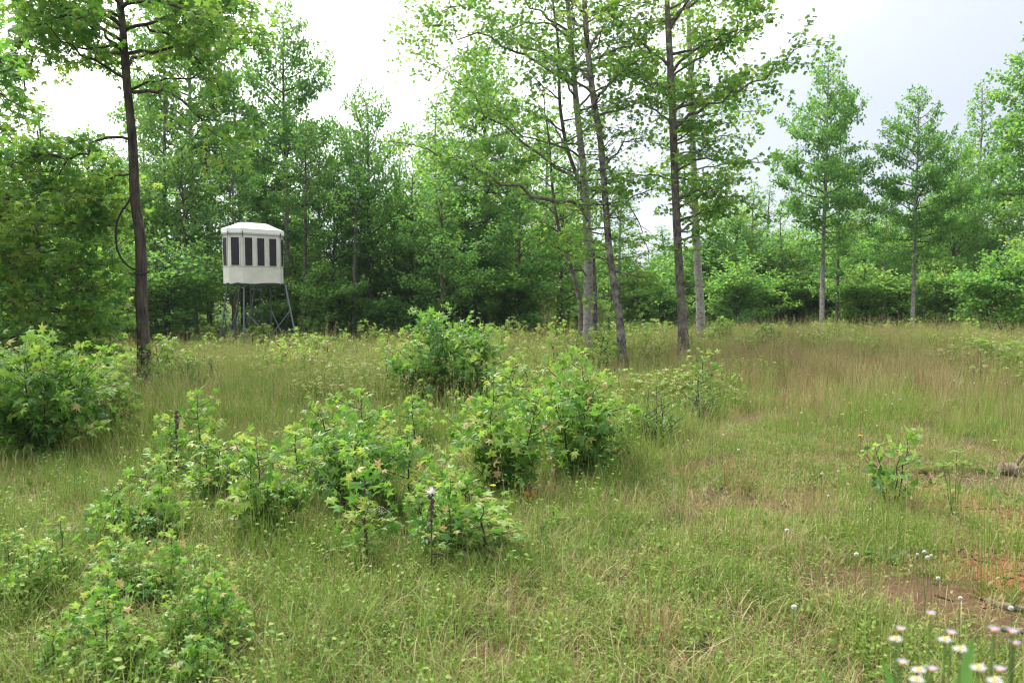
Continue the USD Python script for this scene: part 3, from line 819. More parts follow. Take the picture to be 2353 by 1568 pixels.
# ------------------------------------------------------------------ humid air
hz = usdkit.material(stage, '/World/Looks/humid_air', {"v": ("principled_volume", {"color": (.86, .93, 1.0), "density": .0002, "anisotropy": .2})}, [], volume="v.volume")
hb = trimesh.creation.box([860, 720, 34])
hb.apply_translation([0, 290, 15])
tag(tri('/World/haze', hb, hz, False), 'thin pale haze lying over the meadow and the wood', 'haze', kind='stuff')

# ------------------------------------------------------------------ the raised blind
blindM = plain('weathered_canvas', (.57, .555, .50), .8, .15, scale=2.2, bump=.12, dist=.02, lo=.84, hi=1.06)
roofM = plain('white_canvas_roof', (.66, .66, .645), .7, .2, scale=4.0, bump=.2, dist=.03, lo=.95, hi=1.03)
trimM = plain('canvas_trim', (.58, .57, .53), .7, .2, bump=.05)
meshM = plain('dark_window_screen', (.010, .009, .013), .4, .35, bump=.05)
flapM = plain('dark_window_flap', (.014, .013, .019), .5, .3, bump=.05)
strapM = plain('black_strap', (.02, .02, .02), .6)
steelM = plain('painted_grey_steel', (.085, .10, .108), .45, .5, scale=30, bump=.05)
deckM = plain('dark_platform', (.04, .04, .042), .7)
YB = 28.0
kB = YB / F                       # metres to a picture pixel at the blind
cz = lambda v: EYE + (680 - v) * kB
orig = foot(585, YB)
BL = thing('hunting_blind', orig, 'white canvas hunting blind with dark windows on a grey steel tower', 'hunting blind')
Wf, Cf, Sf = 1.60, .52, .50          # front, corner and side widths of the eight-sided cabin
hx = Wf / 2 + Cf / math.sqrt(2)
hy = Sf / 2 + Cf / math.sqrt(2)
plan = np.array([(-Wf / 2, -hy), (Wf / 2, -hy), (hx, -Sf / 2), (hx, Sf / 2), (Wf / 2, hy), (-Wf / 2, hy), (-hx, Sf / 2), (-hx, -Sf / 2)])
al = rad(45.5)
rot = np.array([[math.cos(al), -math.sin(al)], [math.sin(al), math.cos(al)]])
plan = plan @ rot.T * .87
z0, z1 = cz(651) - orig[2], cz(538) - orig[2]


def wall_ring(poly, za, zb, ins=0.0):
    c = poly * (1 - ins)
    return np.vstack([np.c_[c, np.full(8, za)], np.c_[c, np.full(8, zb)]])


zs, zt = cz(611) - orig[2], cz(550) - orig[2]
# eight wall panels, each slightly bowed, and the windows set in them
win_of = {0: 3, 7: 1, 6: 1, 1: 1, 2: 1, 3: 1, 4: 3, 5: 1}
rb = np.random.default_rng(5)
wn = fn_ = sn = 0
out = lambda a, b: nrm(np.array([(b - a)[1], -(b - a)[0], 0.0]))
for k in range(8):
    a, b = np.r_[plan[k], 0], np.r_[plan[(k + 1) % 8], 0]
    L = np.linalg.norm(b - a)
    ex = (b - a) / L
    no = out(a[:2], b[:2]) if False else nrm(np.array([ex[1], -ex[0], 0]))
    nx, nz = 9, 12
    S, Z = np.meshgrid(np.linspace(0, 1, nx), np.linspace(0, 1, nz), indexing='ij')
    bow = .018 * np.sin(np.pi * S) * np.sin(np.pi * Z) + .008 * (meshkit.fbm(np.stack([S * 3 + k * 7, Z * 4, S * 0], -1), 3, k) - .5) * np.sin(np.pi * S)
    hem = -.02 * np.sin(np.pi * S * 2 + k) * (Z < .01)
    V = a + ex * (S * L)[..., None] + no * bow[..., None] + np.array([0, 0, 1.0]) * (z0 + (z1 - z0) * Z + hem)[..., None]
    q = np.array([[i * nz + j, (i + 1) * nz + j, (i + 1) * nz + j + 1, i * nz + j + 1] for i in range(nx - 1) for j in range(nz - 1)])
    put(f"{BL}/wall_panel" + (f"_{k:03d}" if k else ""), V.reshape(-1, 3), q, blindM, None, True)
    # seam strip along the sill line
    box = lambda c, sx, sy, sz: trimesh.creation.box([sx, sy, sz], transform=np.vstack([np.c_[np.c_[ex, no, [0, 0, 1]], c], [0, 0, 0, 1]]))
    tri(f"{BL}/sill_seam" + (f"_{k:03d}" if k else ""), box(a + ex * L / 2 + no * .019 + np.array([0, 0, zs - .03]), L * .97, .006, .012), trimM)
    m = win_of[k]
    for w in range(m):
        cx = L * (w + .5) / m if m > 1 else L * .5
        cx = L * .485 + (w - 1) * .45 if m == 3 else cx
        ww = .27 if m == 3 else L * .60
        nm = f"{BL}/window" + (f"_{wn:03d}" if wn else "")
        tri(nm, box(a + ex * cx + no * .024 + np.array([0, 0, (zs + zt) / 2]), ww, .012, zt - zs), meshM)
        tri(nm + "/flap", box(a + ex * cx + no * .036 + np.array([0, 0, zs + (zt - zs) * .70]), ww * .96, .008, (zt - zs) * .58), flapM)
        for s in (-1, 1):
            tri(nm + "/edge_tape" + ("" if s < 0 else "_001"), box(a + ex * (cx + s * (ww / 2 + .012)) + no * .027 + np.array([0, 0, (zs + zt) / 2]), .024, .010, zt - zs + .04), trimM)
        wn += 1
    # hanging black strap at each corner under the eave
    sn_name = f"{BL}/strap" + (f"_{sn:03d}" if sn else "")
    Q = np.array([a + no * .05 + np.array([0, 0, z1 + .03]), a + no * .055 + ex * .01 + np.array([0, 0, z1 - .09]), a + no * .05 - ex * .012 + np.array([0, 0, z1 - .20])])
    tri(sn_name, trimesh.Trimesh(*tube(Q, [.014, .012, .006], 5, True), process=False), strapM)
    sn += 1
# roof: eave band, hipped top with a short flat ridge
er = 1.035
eb, et = cz(541) - orig[2], cz(530) - orig[2]
rt = cz(514.5) - orig[2]
rings = [(plan * er, eb), (plan * (er + .02), eb + .03), (plan * (er + .015), et), (plan * .98, et + .035), (plan * .74, et + (rt - et) * .56), (plan * np.array([.48, .48]), rt), (plan * .02, rt + .015)]
rv = []
for kk, (pl, z) in enumerate(rings):
    m = 6
    seg = np.vstack([pl[i] + (pl[(i + 1) % 8] - pl[i]) * s for i in range(8) for s in np.linspace(0, 1, m, endpoint=False)])
    fold = (.035 * (meshkit.fbm(np.c_[seg * 3.0, np.full(len(seg), kk)], 3, 3) - .5)) * (kk > 2)
    sag = -.03 * np.tile(np.sin(np.linspace(0, np.pi, m, endpoint=False)), 8) * (3 <= kk <= 4)
    rv.append(np.c_[seg, z + fold + sag])
nr = len(rv[0])
rq = np.array([[k * nr + i, k * nr + (i + 1) % nr, (k + 1) * nr + (i + 1) % nr, (k + 1) * nr + i] for k in range(len(rv) - 1) for i in range(nr)])
usdkit.mesh(stage, f"{BL}/roof", (np.vstack(rv), rq), roofM, smooth=14)
ev = np.vstack([np.c_[plan * (er - .02), np.full(8, eb - .012)], np.c_[plan * (er + .012), np.full(8, eb - .012)], np.c_[plan * (er + .012), np.full(8, eb + .006)]])
put(f"{BL}/eave_hem", ev, np.array([[k * 8 + i, k * 8 + (i + 1) % 8, (k + 1) * 8 + (i + 1) % 8, (k + 1) * 8 + i] for k in range(2) for i in range(8)]), trimM)
# platform
pv = np.vstack([np.c_[plan * .985, np.full(8, z0 - .06)], np.c_[plan * .985, np.full(8, z0 + .01)], [[0, 0, z0 - .06]], [[0, 0, z0 + .01]]])
pf = [[i, (i + 1) % 8, 8 + (i + 1) % 8] for i in range(8)] + [[i, 8 + (i + 1) % 8, 8 + i] for i in range(8)] + [[16, (i + 1) % 8, i] for i in range(8)] + [[17, 8 + i, 8 + (i + 1) % 8] for i in range(8)]
put(f"{BL}/platform", pv, np.array(pf), deckM)
# six legs and their braces: picture columns of top and foot, depth offsets
LEG = [(522, 500, -.05, -.25), (560, 560, -.75, -1.15), (655, 688, -.45, -.85), (552, 530, .35, .75), (585, 566, .75, 1.1), (622, 622, .55, 1.0)]
gz = -.25
legs = []
for n, (ut, ub, dt, db) in enumerate(LEG):
    A = at(ut, 652, YB + dt) - orig
    A[2] = z0 - .03
    B = at(ub, 780, YB + db) - orig
    B[2] = float(terrain(B[0] + orig[0], B[1] + orig[1])) - orig[2] - .1
    legs.append((A, B))
    tri(f"{BL}/leg" + (f"_{n:03d}" if n else ""), trimesh.Trimesh(*tube([A, (A + B) / 2, B], .029, 8, True), process=False), steelM)
    tri(f"{BL}/leg" + (f"_{n:03d}" if n else "") + "/foot_plate", trimesh.creation.box([.16, .16, .03], transform=trimesh.transformations.translation_matrix(B + [0, 0, .12])), steelM)
on = lambda k, t: legs[k][0] + (legs[k][1] - legs[k][0]) * t
mid = lambda i, j, t: (on(i, t) + on(j, t)) / 2
nb = 0
for i, j in ((0, 1), (1, 2), (2, 5), (5, 4), (4, 3), (3, 0)):
    c = mid(i, j, .72)
    for k in (i, j):
        e = on(k, .36)
        tri(f"{BL}/brace" + (f"_{nb:03d}" if nb else ""), trimesh.Trimesh(*tube([e, (e + c) / 2, c + (c - e) * .03], .016, 6, True), process=False), steelM)
        nb += 1
# ladder at the back
for n, z in enumerate(np.linspace(.35, z0 - .2, 6)):
    e1, e2 = at(576, 680, YB + .95) - orig, at(600, 680, YB + .95) - orig
    e1[2] = e2[2] = z
    tri(f"{BL}/rung" + (f"_{n:03d}" if n else ""), trimesh.Trimesh(*tube([e1, (e1 + e2) / 2, e2], .014, 6, True), process=False), steelM)
for n, u in enumerate((576, 600)):
    e1 = at(u, 680, YB + .95) - orig
    tri(f"{BL}/ladder_rail" + ("" if not n else "_001"), trimesh.Trimesh(*tube([[e1[0], e1[1], -.1], [e1[0], e1[1], 1.0], [e1[0], e1[1], z0]], .016, 6, True), process=False), steelM)

# dead vine looped on the leaning trunk
vineM = plain('dark_vine', (.035, .027, .022), .8)
YV = ground(328, 888)[1]
vp = thing('hanging_vine', at(318, 622, YV - .1), 'dark bare vine looping out from the left of the leaning trunk', 'vine')
o = at(318, 622, YV - .1)
for n, pp in enumerate((pts(YV, (319, 622, -.14), (300, 615, -.2), (278, 592, -.2), (267, 560, -.2), (267, 520, -.2), (277, 490, -.2), (296, 462, -.2), (305, 440, -.14)),
                        pts(YV, (306, 490, -.12), (292, 482, -.2), (281, 478, -.2)),
                        pts(YV, (311, 626, -.10), (318, 629, -.24), (332, 627, -.24), (342, 623, -.08)))):
    Q = curve(np.array(pp) - o, 18)
    tri(f"{vp}/stem" + (f"_{n:03d}" if n else ""), trimesh.Trimesh(*tube(Q, [.020, .012, .026][n], 7, True), process=False), vineM, smooth=True)


# ------------------------------------------------------------------ sapling bushes
def bush_lib(name, seed, H, W, n_stem, n_side, size, tint, tmpl=STAR, low=.12, singles=300, dens=17, mat=None, spread=1.0):
    rng = np.random.default_rng(seed)
    p = klass(name)
    lv, nst = Leaves(), 0
    tw = MB()
    for k in range(n_stem):
        a = k * 2.4 + rng.uniform(-.4, .4)
        off = rng.uniform(.02, .10) * W
        hh = H * (rng.uniform(.42, 1.0) if k else 1.0)
        S = arc(np.array([math.cos(a) * off, math.sin(a) * off, -.03]), a, rng.uniform(.85, 1.45) if k else 1.45, hh * 1.0, 8, rng.uniform(-.1, .3), rng, .2)
        put(f"{p}/stem" + (f"_{k:03d}" if k else ""), *tube(S, np.linspace(.008 + .004 * H, .0025, 8), 6, True), twigM, None, True)
        L_ = lv
        # upright shoot with a whorl of pale young leaves at the tip
        lv.along(S, int(hh * dens * .6), size, rng, .06, .7, .35, tint, .12)
        for q_ in range(5):
            lv.along(S[-2:], 1, size * rng.uniform(.55, .8), rng, .03, .8, .85, tint + .28, .10)
        for m in range(n_side):
            s = low + (1 - low) * (m + rng.uniform(0, 1)) / n_side
            x = s * 7
            i0 = min(int(x), 6)
            b0 = S[i0] + (S[i0 + 1] - S[i0]) * (x - i0)
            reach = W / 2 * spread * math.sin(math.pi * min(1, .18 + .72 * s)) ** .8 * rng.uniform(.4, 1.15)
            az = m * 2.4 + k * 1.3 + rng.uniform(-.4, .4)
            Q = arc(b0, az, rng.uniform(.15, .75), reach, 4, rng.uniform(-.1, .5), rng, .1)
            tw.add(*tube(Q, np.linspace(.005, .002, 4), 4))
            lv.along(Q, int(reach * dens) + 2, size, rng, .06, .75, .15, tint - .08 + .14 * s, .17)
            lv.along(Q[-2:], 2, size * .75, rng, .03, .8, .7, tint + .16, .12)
    tag(tw.build(f"{p}/twig_mass", twigM), kind='stuff')
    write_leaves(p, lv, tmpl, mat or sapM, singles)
    LIB[name] = (p, H, W)


bush_lib('seedling_low', 31, .42, .60, 4, 4, .095, .44, singles=140, dens=22)
bush_lib('sapling_thin', 32, .90, .60, 2, 9, .105, .56, singles=160, dens=20)
bush_lib('sapling_mid', 33, .80, .85, 5, 9, .10, .54, singles=300, dens=21)
bush_lib('sapling_round', 34, 1.40, 1.50, 10, 15, .105, .48, singles=300, dens=30)
bush_lib('sapling_full', 35, 1.05, 1.05, 6, 11, .10, .54, singles=300, dens=29)
bush_lib('sapling_wide', 36, 1.25, 1.60, 9, 13, .11, .54, singles=300, dens=27)
bush_lib('broad_leaf_sapling', 37, .85, .55, 3, 6, .10, .46, tmpl=OVAL, singles=120, dens=24)
bush_lib('scrub', 38, .75, .8, 12, 8, .035, .30, tmpl=KITE, singles=0, dens=26)


def grow(key, name, u, vb, vt, w, label, cat='sapling', group='young gum saplings in the rough grass', rz=0.0):
    p, H0, W0 = LIB[key]
    g = ground(u, vb)
    k = g[1] / F
    H, W = (vb - vt) * k, w * k
    return copy_of(p, name, g - [0, 0, .02], label, cat, group, rz, (W / W0, W / W0, H / H0))


BUSH = [
    ('sapling_mid', 55, 1400, 1235, 170, 'dark green sapling cut by the left edge low in the picture'),
    ('seedling_low', 330, 1560, 1425, 210, 'low sapling at the bottom edge left of the middle of the foreground'),
    ('seedling_low', 450, 1575, 1430, 230, 'spreading low sapling at the bottom edge, right of its like'),
    ('sapling_thin', 480, 1420, 1300, 110, 'sparse small sapling standing alone in the foreground grass'),
    ('seedling_low', 190, 1480, 1380, 130, 'small pale sapling by the bare brown patch at lower left'),
    ('seedling_low', 255, 1250, 1100, 200, 'bluish green low sapling, left of the pair left of the middle'),
    ('sapling_mid', 365, 1240, 1055, 190, 'bluish green low sapling, right of the pair left of the middle'),
    ('sapling_mid', 600, 1232, 985, 230, 'medium sapling with pale pinkish top leaves left of the centre'),
    ('sapling_full', 815, 1170, 890, 275, 'dense dark sapling with a light crown in the centre foreground'),
    ('sapling_thin', 955, 1200, 975, 150, 'thin sapling against the right of the dense centre foreground one'),
    ('sapling_thin', 1110, 1290, 1120, 230, 'open straggly sapling lowest in the middle, by the pale thistle head'),
    ('seedling_low', 1270, 1232, 1150, 100, 'single small dark sapling at the edge of the short grass track'),
    ('sapling_full', 1150, 1130, 865, 235, 'light green sapling right of centre with large star leaves'),
    ('sapling_full', 1325, 1090, 800, 250, 'sprawling yellow green sapling beside the track, below the trunks'),
    ('sapling_mid', 1215, 1010, 830, 190, 'yellowish sapling between the big round bush and the sprawling one'),
    ('sapling_round', 1020, 945, 722, 235, 'big round dense sapling bush in the middle of the meadow'),
    ('scrub', 880, 915, 815, 140, 'low scrubby bush against the left of the big round one'),
    ('sapling_wide', 80, 1055, 775, 330, 'largest bush of the thicket at the left edge'),
    ('sapling_wide', 215, 1010, 830, 230, 'lower bush on the right side of the left edge thicket'),
    ('sapling_full', -15, 985, 800, 170, 'bush at the very left edge of the thicket'),
    ('sapling_full', 150, 930, 800, 190, 'pale topped bush at the back of the left thicket'),
    ('sapling_thin', 75, 900, 735, 90, 'tall thin sapling poking up above the left thicket'),
    ('sapling_thin', 395, 1130, 950, 130, 'thin sapling beside the dead brown seed stalk'),
    ('sapling_thin', 470, 1060, 885, 110, 'thin sapling topped by one pale cream leaf'),
    ('seedling_low', 545, 1100, 1000, 120, 'small sapling in the tall grass right of the dead seed stalk'),
    ('sapling_mid', 410, 868, 770, 120, 'small bush in the meadow right of the leaning trunk'),
    ('sapling_mid', 575, 815, 745, 140, 'yellow green bush in front of the legs of the blind'),
    ('sapling_mid', 480, 815, 748, 110, 'yellow green bush left of the legs of the blind'),
    ('sapling_mid', 735, 840, 768, 110, 'little bush in the meadow right of the blind'),
    ('sapling_thin', 1595, 925, 800, 100, 'orange tinged sapling over the dark scrub by the track'),
    ('sapling_full', 1655, 800, 728, 90, 'bush at the foot of the white spotted trunk'),
    ('sapling_mid', 1745, 815, 745, 120, 'low wide bush right of the white spotted trunk'),
    ('sapling_thin', 1495, 800, 732, 70, 'thin sapling between the leaning and straight trunks'),
    ('sapling_mid', 2270, 845, 775, 190, 'pale bush on the grass rise near the right edge'),
    ('sapling_mid', 2345, 800, 740, 120, 'bush at the right edge under the bright young tree'),
    ('sapling_thin', 1385, 845, 760, 110, 'dark little sapling in front of the leaning patchy trunk'),
    ('sapling_thin', 1185, 800, 735, 80, 'thin pale sapling in the dry grass right of the big round bush'),
]
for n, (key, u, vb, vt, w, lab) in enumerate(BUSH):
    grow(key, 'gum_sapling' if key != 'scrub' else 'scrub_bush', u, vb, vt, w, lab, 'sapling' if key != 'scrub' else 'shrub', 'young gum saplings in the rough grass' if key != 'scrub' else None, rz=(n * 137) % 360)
rngs = np.random.default_rng(55)
from shapely.geometry import Polygon, Point
BAND = Polygon([(240, 1260), (620, 1290), (1180, 1300), (1300, 1180), (1430, 1060), (1380, 900), (1060, 960), (820, 960), (560, 1040), (330, 1060)])
FRONT = Polygon([(-10, 1640), (-10, 1330), (160, 1290), (380, 1330), (560, 1420), (560, 1600), (420, 1680)])
n = 0
while n < 44:
    u, v = rngs.uniform(-10, 1440), rngs.uniform(890, 1680)
    f = FRONT.contains(Point(u, v))
    if not (f or BAND.contains(Point(u, v))) or (f != bool(n % 2)):
        continue
    key = ['sapling_thin', 'sapling_mid', 'seedling_low', 'sapling_thin', 'seedling_low'][n % 5]
    hm = {'sapling_thin': .62, 'sapling_mid': .58, 'seedling_low': .36}[key] * rngs.uniform(.7, 1.15) * (.6 if f else 1)
    g = ground(u, v)
    k = hm / LIB[key][1]
    copy_of(LIB[key][0], 'gum_sapling', g - [0, 0, .02], 'low star leaved sapling among the rough weeds left of the short grass track', 'sapling', 'low saplings filling the rough weeds', rngs.uniform(0, 360), (k * rngs.uniform(.9, 1.2), k * rngs.uniform(.9, 1.2), k))
    n += 1
bush_lib('meadow_seedling', 39, .50, .45, 4, 7, .065, .66, singles=0, dens=34)
for k in range(64):
    Y = rngs.uniform(15, 29)
    X = rngs.uniform(-.46, .62) * Y
    if X > .18 * Y and Y < 20:
        continue
    hm = rngs.uniform(.65, 1.1) * (1 if X < .15 * Y else .8)
    copy_of(LIB['meadow_seedling'][0], 'meadow_seedling', (X, Y, float(terrain(X, Y)) - .02), 'small yellow green seedling standing in the meadow grass', 'seedling', 'small seedlings in the meadow grass', rngs.uniform(0, 360), (hm / .5 * rngs.uniform(.8, 1.2), hm / .5 * rngs.uniform(.8, 1.2), hm / .5))
grow('broad_leaf_sapling', 'broad_leaved_sapling', 2050, 1165, 968, 125, 'sapling with big oval leaves on the short grass at right', 'sapling', None)
grow('scrub', 'scrub_bush', 1500, 1015, 880, 150, 'dark wiry scrub at the edge of the track, the nearer one', 'shrub', None, 40)
grow('scrub', 'scrub_bush', 1608, 965, 850, 110, 'dark wiry scrub under the orange tinged sapling', 'shrub', None, 150)


# pine seedlings
def pine_lib():
    rng = np.random.default_rng(41)
    p = klass('pine_seedling')
    P = arc(np.zeros(3), 0, 1.55, .8, 6, 0, rng, .05)
    put(f"{p}/stem", *tube(P, np.linspace(.012, .005, 6), 6, True), twigM, None, True)
    mb = MB()
    shoots = [P] + [arc(P[2] * f, k * 2.1, .8, .32, 4, .6, rng, .05) for k, f in enumerate((.6, .8, 1.0, 1.3, 1.5))]
    for S in shoots:
        n = 330 if S is P else 110
        t = rng.uniform(.12, 1, n) * (len(S) - 1)
        k = np.minimum(t.astype(int), len(S) - 2)
        b = S[k] + (S[k + 1] - S[k]) * (t - k)[:, None]
        ax = nrm(S[k + 1] - S[k])
        d = nrm(ax * rng.uniform(.5, 1.5, (n, 1)) + rng.normal(0, .6, (n, 3)))
        L = rng.uniform(.09, .16, n)[:, None]
        sd = nrm(np.cross(d, rng.normal(0, 1, (n, 3)))) * .0022
        V = np.stack([b - sd, b + sd, b + d * L], 1).reshape(-1, 3)
        mb.add(V, np.arange(3 * n).reshape(-1, 3), np.repeat(rng.uniform(.1, .9, n), 3))
    tag(mb.build(f"{p}/needle_brush", needleM), kind='stuff')
    LIB['pine_seedling'] = (p, .92, .40)


pine_lib()
PINES = [(345, 885, 795, 42, 'pine seedling at the foot of the leaning trunk'), (430, 905, 825, 40, 'pine seedling, left of three in the meadow grass'), (458, 915, 840, 36, 'pine seedling, middle of three in the meadow grass'), (488, 885, 815, 34, 'pine seedling, right of three in the meadow grass'),
         (1400, 800, 718, 60, 'bushy pine seedling between the pale and patchy trunks'), (1710, 785, 700, 50, 'pine seedling right of the white spotted trunk'), (2265, 775, 690, 70, 'large pine seedling by the bright young tree at right'),
         (1627, 1335, 1285, 24, 'tiny bright pine tuft on the short grass track'), (1560, 1225, 1160, 26, 'small dark pine seedling left on the track'), (905, 1185, 1110, 60, 'yellowish pine seedling under the dense centre sapling'),
         (1590, 790, 720, 40, 'pine seedling between the straight and the white trunk'), (1245, 1270, 1190, 34, 'small pine seedling beside the single dark sapling'), (2015, 790, 745, 40, 'pine seedling on the crest below the low dense tree')]
for n, (u, vb, vt, w, lab) in enumerate(PINES):
    grow('pine_seedling', 'pine_seedling', u, vb, vt, w, lab, 'pine seedling', 'pine seedlings in the grass', rz=n * 50)


# ------------------------------------------------------------------ grasses
def blades(rng, n, h, spread, width, bend, tint, tsd, segs=3, hsd=.3, up=.0):
    r = spread * np.sqrt(rng.random(n))
    a = rng.uniform(0, PI2, n)
    b = np.stack([r * np.cos(a), r * np.sin(a), np.full(n, -.01)], 1)
    az = a + rng.normal(0, 1.2, n)
    H = h * np.clip(rng.normal(1, hsd, n), .3, 1.9)
    bd = np.abs(rng.normal(bend, bend * .5, n)) + up
    s = np.linspace(0, 1, segs + 1)
    ang = bd[:, None] * s[None]                              # lean away from the vertical grows along the blade
    dz, dr = np.cos(ang), np.sin(ang)
    step = H[:, None] / segs
    z = np.concatenate([np.zeros((n, 1)), np.cumsum(dz[:, 1:] * step, 1)], 1)
    rr = np.concatenate([np.zeros((n, 1)), np.cumsum(dr[:, 1:] * step, 1)], 1)
    c = b[:, None] + np.stack([rr * np.cos(az)[:, None], rr * np.sin(az)[:, None], z], -1)
    sd = np.stack([-np.sin(az + rng.normal(0, .5, n)), np.cos(az), np.zeros(n)], 1)
    wd = width * rng.uniform(.6, 1.3, n)
    prof = np.array([.8, 1.0, .75, .0]) if segs == 3 else np.array([.9, 1, .0])
    Lf, Rt = c[:, :-1] - sd[:, None] * (wd[:, None] * prof[None, :-1])[..., None] / 2, c[:, :-1] + sd[:, None] * (wd[:, None] * prof[None, :-1])[..., None] / 2
    V = np.concatenate([Lf, Rt, c[:, -1:]], 1)               # segs left, segs right, tip
    k = V.shape[1]
    f = []
    for i in range(segs - 1):
        f += [[i, segs + i, segs + i + 1], [i, segs + i + 1, i + 1]]
    f += [[segs - 1, 2 * segs - 1, 2 * segs]]
    Fc = (np.array(f)[None] + (np.arange(n) * k)[:, None, None]).reshape(-1, 3)
    T = np.clip(rng.normal(tint, tsd, n), 0, 1)
    return V.reshape(-1, 3), Fc, np.repeat(T, k), c[:, -1], nrm(c[:, -1] - c[:, -2])


def seed_heads(rng, tips, dirs, L, n_each, tint, fluffy=.35, w=.004):
    n = len(tips) * n_each
    t = np.repeat(tips, n_each, 0)
    d = np.repeat(dirs, n_each, 0)
    s = rng.uniform(-1, .1, (n, 1)) * L
    b = t + d * s
    e = nrm(d * .8 + rng.normal(0, fluffy, (n, 3)))
    sd = nrm(np.cross(e, rng.normal(0, 1, (n, 3)))) * w
    ln = L * rng.uniform(.12, .3, (n, 1))
    V = np.stack([b - sd * .3, b + e * ln * .5 + sd, b + e * ln, b + e * ln * .5 - sd], 1).reshape(-1, 3)
    Fc = (np.array([[0, 1, 2], [0, 2, 3]])[None] + (np.arange(n) * 4)[:, None, None]).reshape(-1, 3)
    return V, Fc, np.repeat(np.clip(rng.normal(tint, .08, n), 0, 1), 4)


def forbs(rng, n, h, spread, size, tint, tmpl=KITE):
    r = spread * np.sqrt(rng.random(n))
    a = rng.uniform(0, PI2, n)
    P = np.stack([r * np.cos(a), r * np.sin(a), h * rng.uniform(.08, 1, n)], 1)
    D = nrm(np.stack([np.cos(a * 3.7), np.sin(a * 5.3), rng.normal(.15, .3, n)], 1))
    N = nrm(np.array([0, 0, 1.0]) + rng.normal(0, .35, (n, 3)))
    S = size * rng.uniform(.5, 1.4, n)
    v, f = leaf_mesh(leaf_batch(tmpl, P, D, N, S), tmpl)
    return v, f, np.repeat(np.clip(rng.normal(tint, .10, n), 0, 1), len(tmpl[0]))


PROTO = {}


def proto(name, fn, seed, variants=3):
    for k in range(variants):
        rng = np.random.default_rng(seed + k * 1000)
        mb = MB()
        for part in fn(rng):
            mb.add(*part[:3])
        PROTO.setdefault(name, []).append(mb)


def with_heads(rng, n, h, spread, w, bend, tint, tsd, L, each, htint, hsd=.2):
    V, Fc, T, tips, dirs = blades(rng, n, h, spread, w, bend, tint, tsd, hsd=hsd)
    return [(V, Fc, T), seed_heads(rng, tips, dirs, L, each, htint)]


proto('short', lambda r: [blades(r, 80, .058, .17, .0036, 1.0, .46, .13), blades(r, 14, .13, .17, .0024, .9, .80, .10), forbs(r, 16, .04, .15, .015, .42)], 1, 5)
proto('green', lambda r: [blades(r, 60, .17, .16, .0036, 1.45, .45, .16), blades(r, 24, .19, .16, .0026, 1.3, .82, .10), forbs(r, 18, .07, .16, .018, .36)], 2, 4)
proto('bright', lambda r: [blades(r, 80, .085, .15, .0050, .7, .55, .07)], 3, 2)
proto('cover', lambda r: [forbs(r, 80, .07, .17, .016, .38), forbs(r, 24, .11, .14, .016, .47), blades(r, 26, .12, .16, .004, .6, .5, .1)], 4, 4)
proto('litter', lambda r: [blades(r, 34, .17, .17, .0030, 1.5, .86, .10, up=.5)], 5, 4)
proto('stalk', lambda r: with_heads(r, 6, .46, .15, .0020, .25, .76, .12, .09, 7, .86) + [blades(r, 6, .14, .12, .003, .7, .55, .14)], 6, 4)
proto('dry', lambda r: [blades(r, 15, .40, .10, .0024, .26, .93, .06), blades(r, 6, .16, .09, .003, .6, .6, .12)], 7, 3)
proto('arch', lambda r: with_heads(r, 2, .62, .05, .0022, 1.1, .76, .08, .12, 8, .84) + [blades(r, 14, .20, .07, .0038, .9, .46, .12)], 8, 3)
proto('tall', lambda r: with_heads(r, 7, .60, .28, .0026, .28, .70, .12, .10, 6, .84) + [blades(r, 80, .26, .30, .0048, .85, .50, .13), blades(r, 22, .32, .3, .0032, .6, .8, .08), forbs(r, 26, .24, .28, .03, .55)], 9, 4)
proto('tallgreen', lambda r: [blades(r, 80, .34, .28, .0056, .65, .46, .10)] + with_heads(r, 5, .6, .28, .003, .25, .66, .1, .1, 7, .78), 10, 3)
proto('far', lambda r: with_heads(r, 16, .52, .55, .0042, .26, .68, .12, .12, 5, .84) + [blades(r, 170, .27, .6, .0080, .75, .50, .14, segs=2), blades(r, 26, .32, .6, .006, .6, .80, .08, segs=2), forbs(r, 50, .32, .5, .06, .56)], 11, 4)
proto('fargreen', lambda r: [blades(r, 170, .36, .55, .0085, .6, .44, .10, segs=2), forbs(r, 120, .42, .5, .075, .58)], 21, 2)
proto('weed', lambda r: [forbs(r, 44, .26, .09, .022, .36, OVAL), blades(r, 6, .26, .05, .004, .3, .4, .05), blades(r, 40, .2, .14, .0036, .9, .44, .14)], 12, 3)
proto('straw', lambda r: [blades(r, 60, .44, .16, .0045, .45, .86, .08)] + with_heads(r, 8, .52, .16, .003, .3, .86, .06, .12, 7, .88), 16, 3)
proto('wisp', lambda r: [blades(r, 26, .42, .10, .0026, .35, .34, .12), forbs(r, 20, .34, .09, .020, .34, OVAL)], 14, 3)
proto('rosette', lambda r: [forbs(r, 26, .05, .13, .055, .30, OVAL), blades(r, 12, .1, .14, .004, .8, .45, .1)], 15, 3)
proto('wood', lambda r: [forbs(r, 90, .5, .6, .10, .36), blades(r, 40, .5, .6, .008, .5, .5, .15, segs=2)], 13, 3)


def wedge(rng, y0, y1, n, power=1.0):
    y = (y0 ** (2 - power) + rng.random(n) * (y1 ** (2 - power) - y0 ** (2 - power))) ** (1 / (2 - power)) if power != 2 else y0 * (y1 / y0) ** rng.random(n)
    x = rng.uniform(-1, 1, n) * (.67 * y + .7)
    return x, y


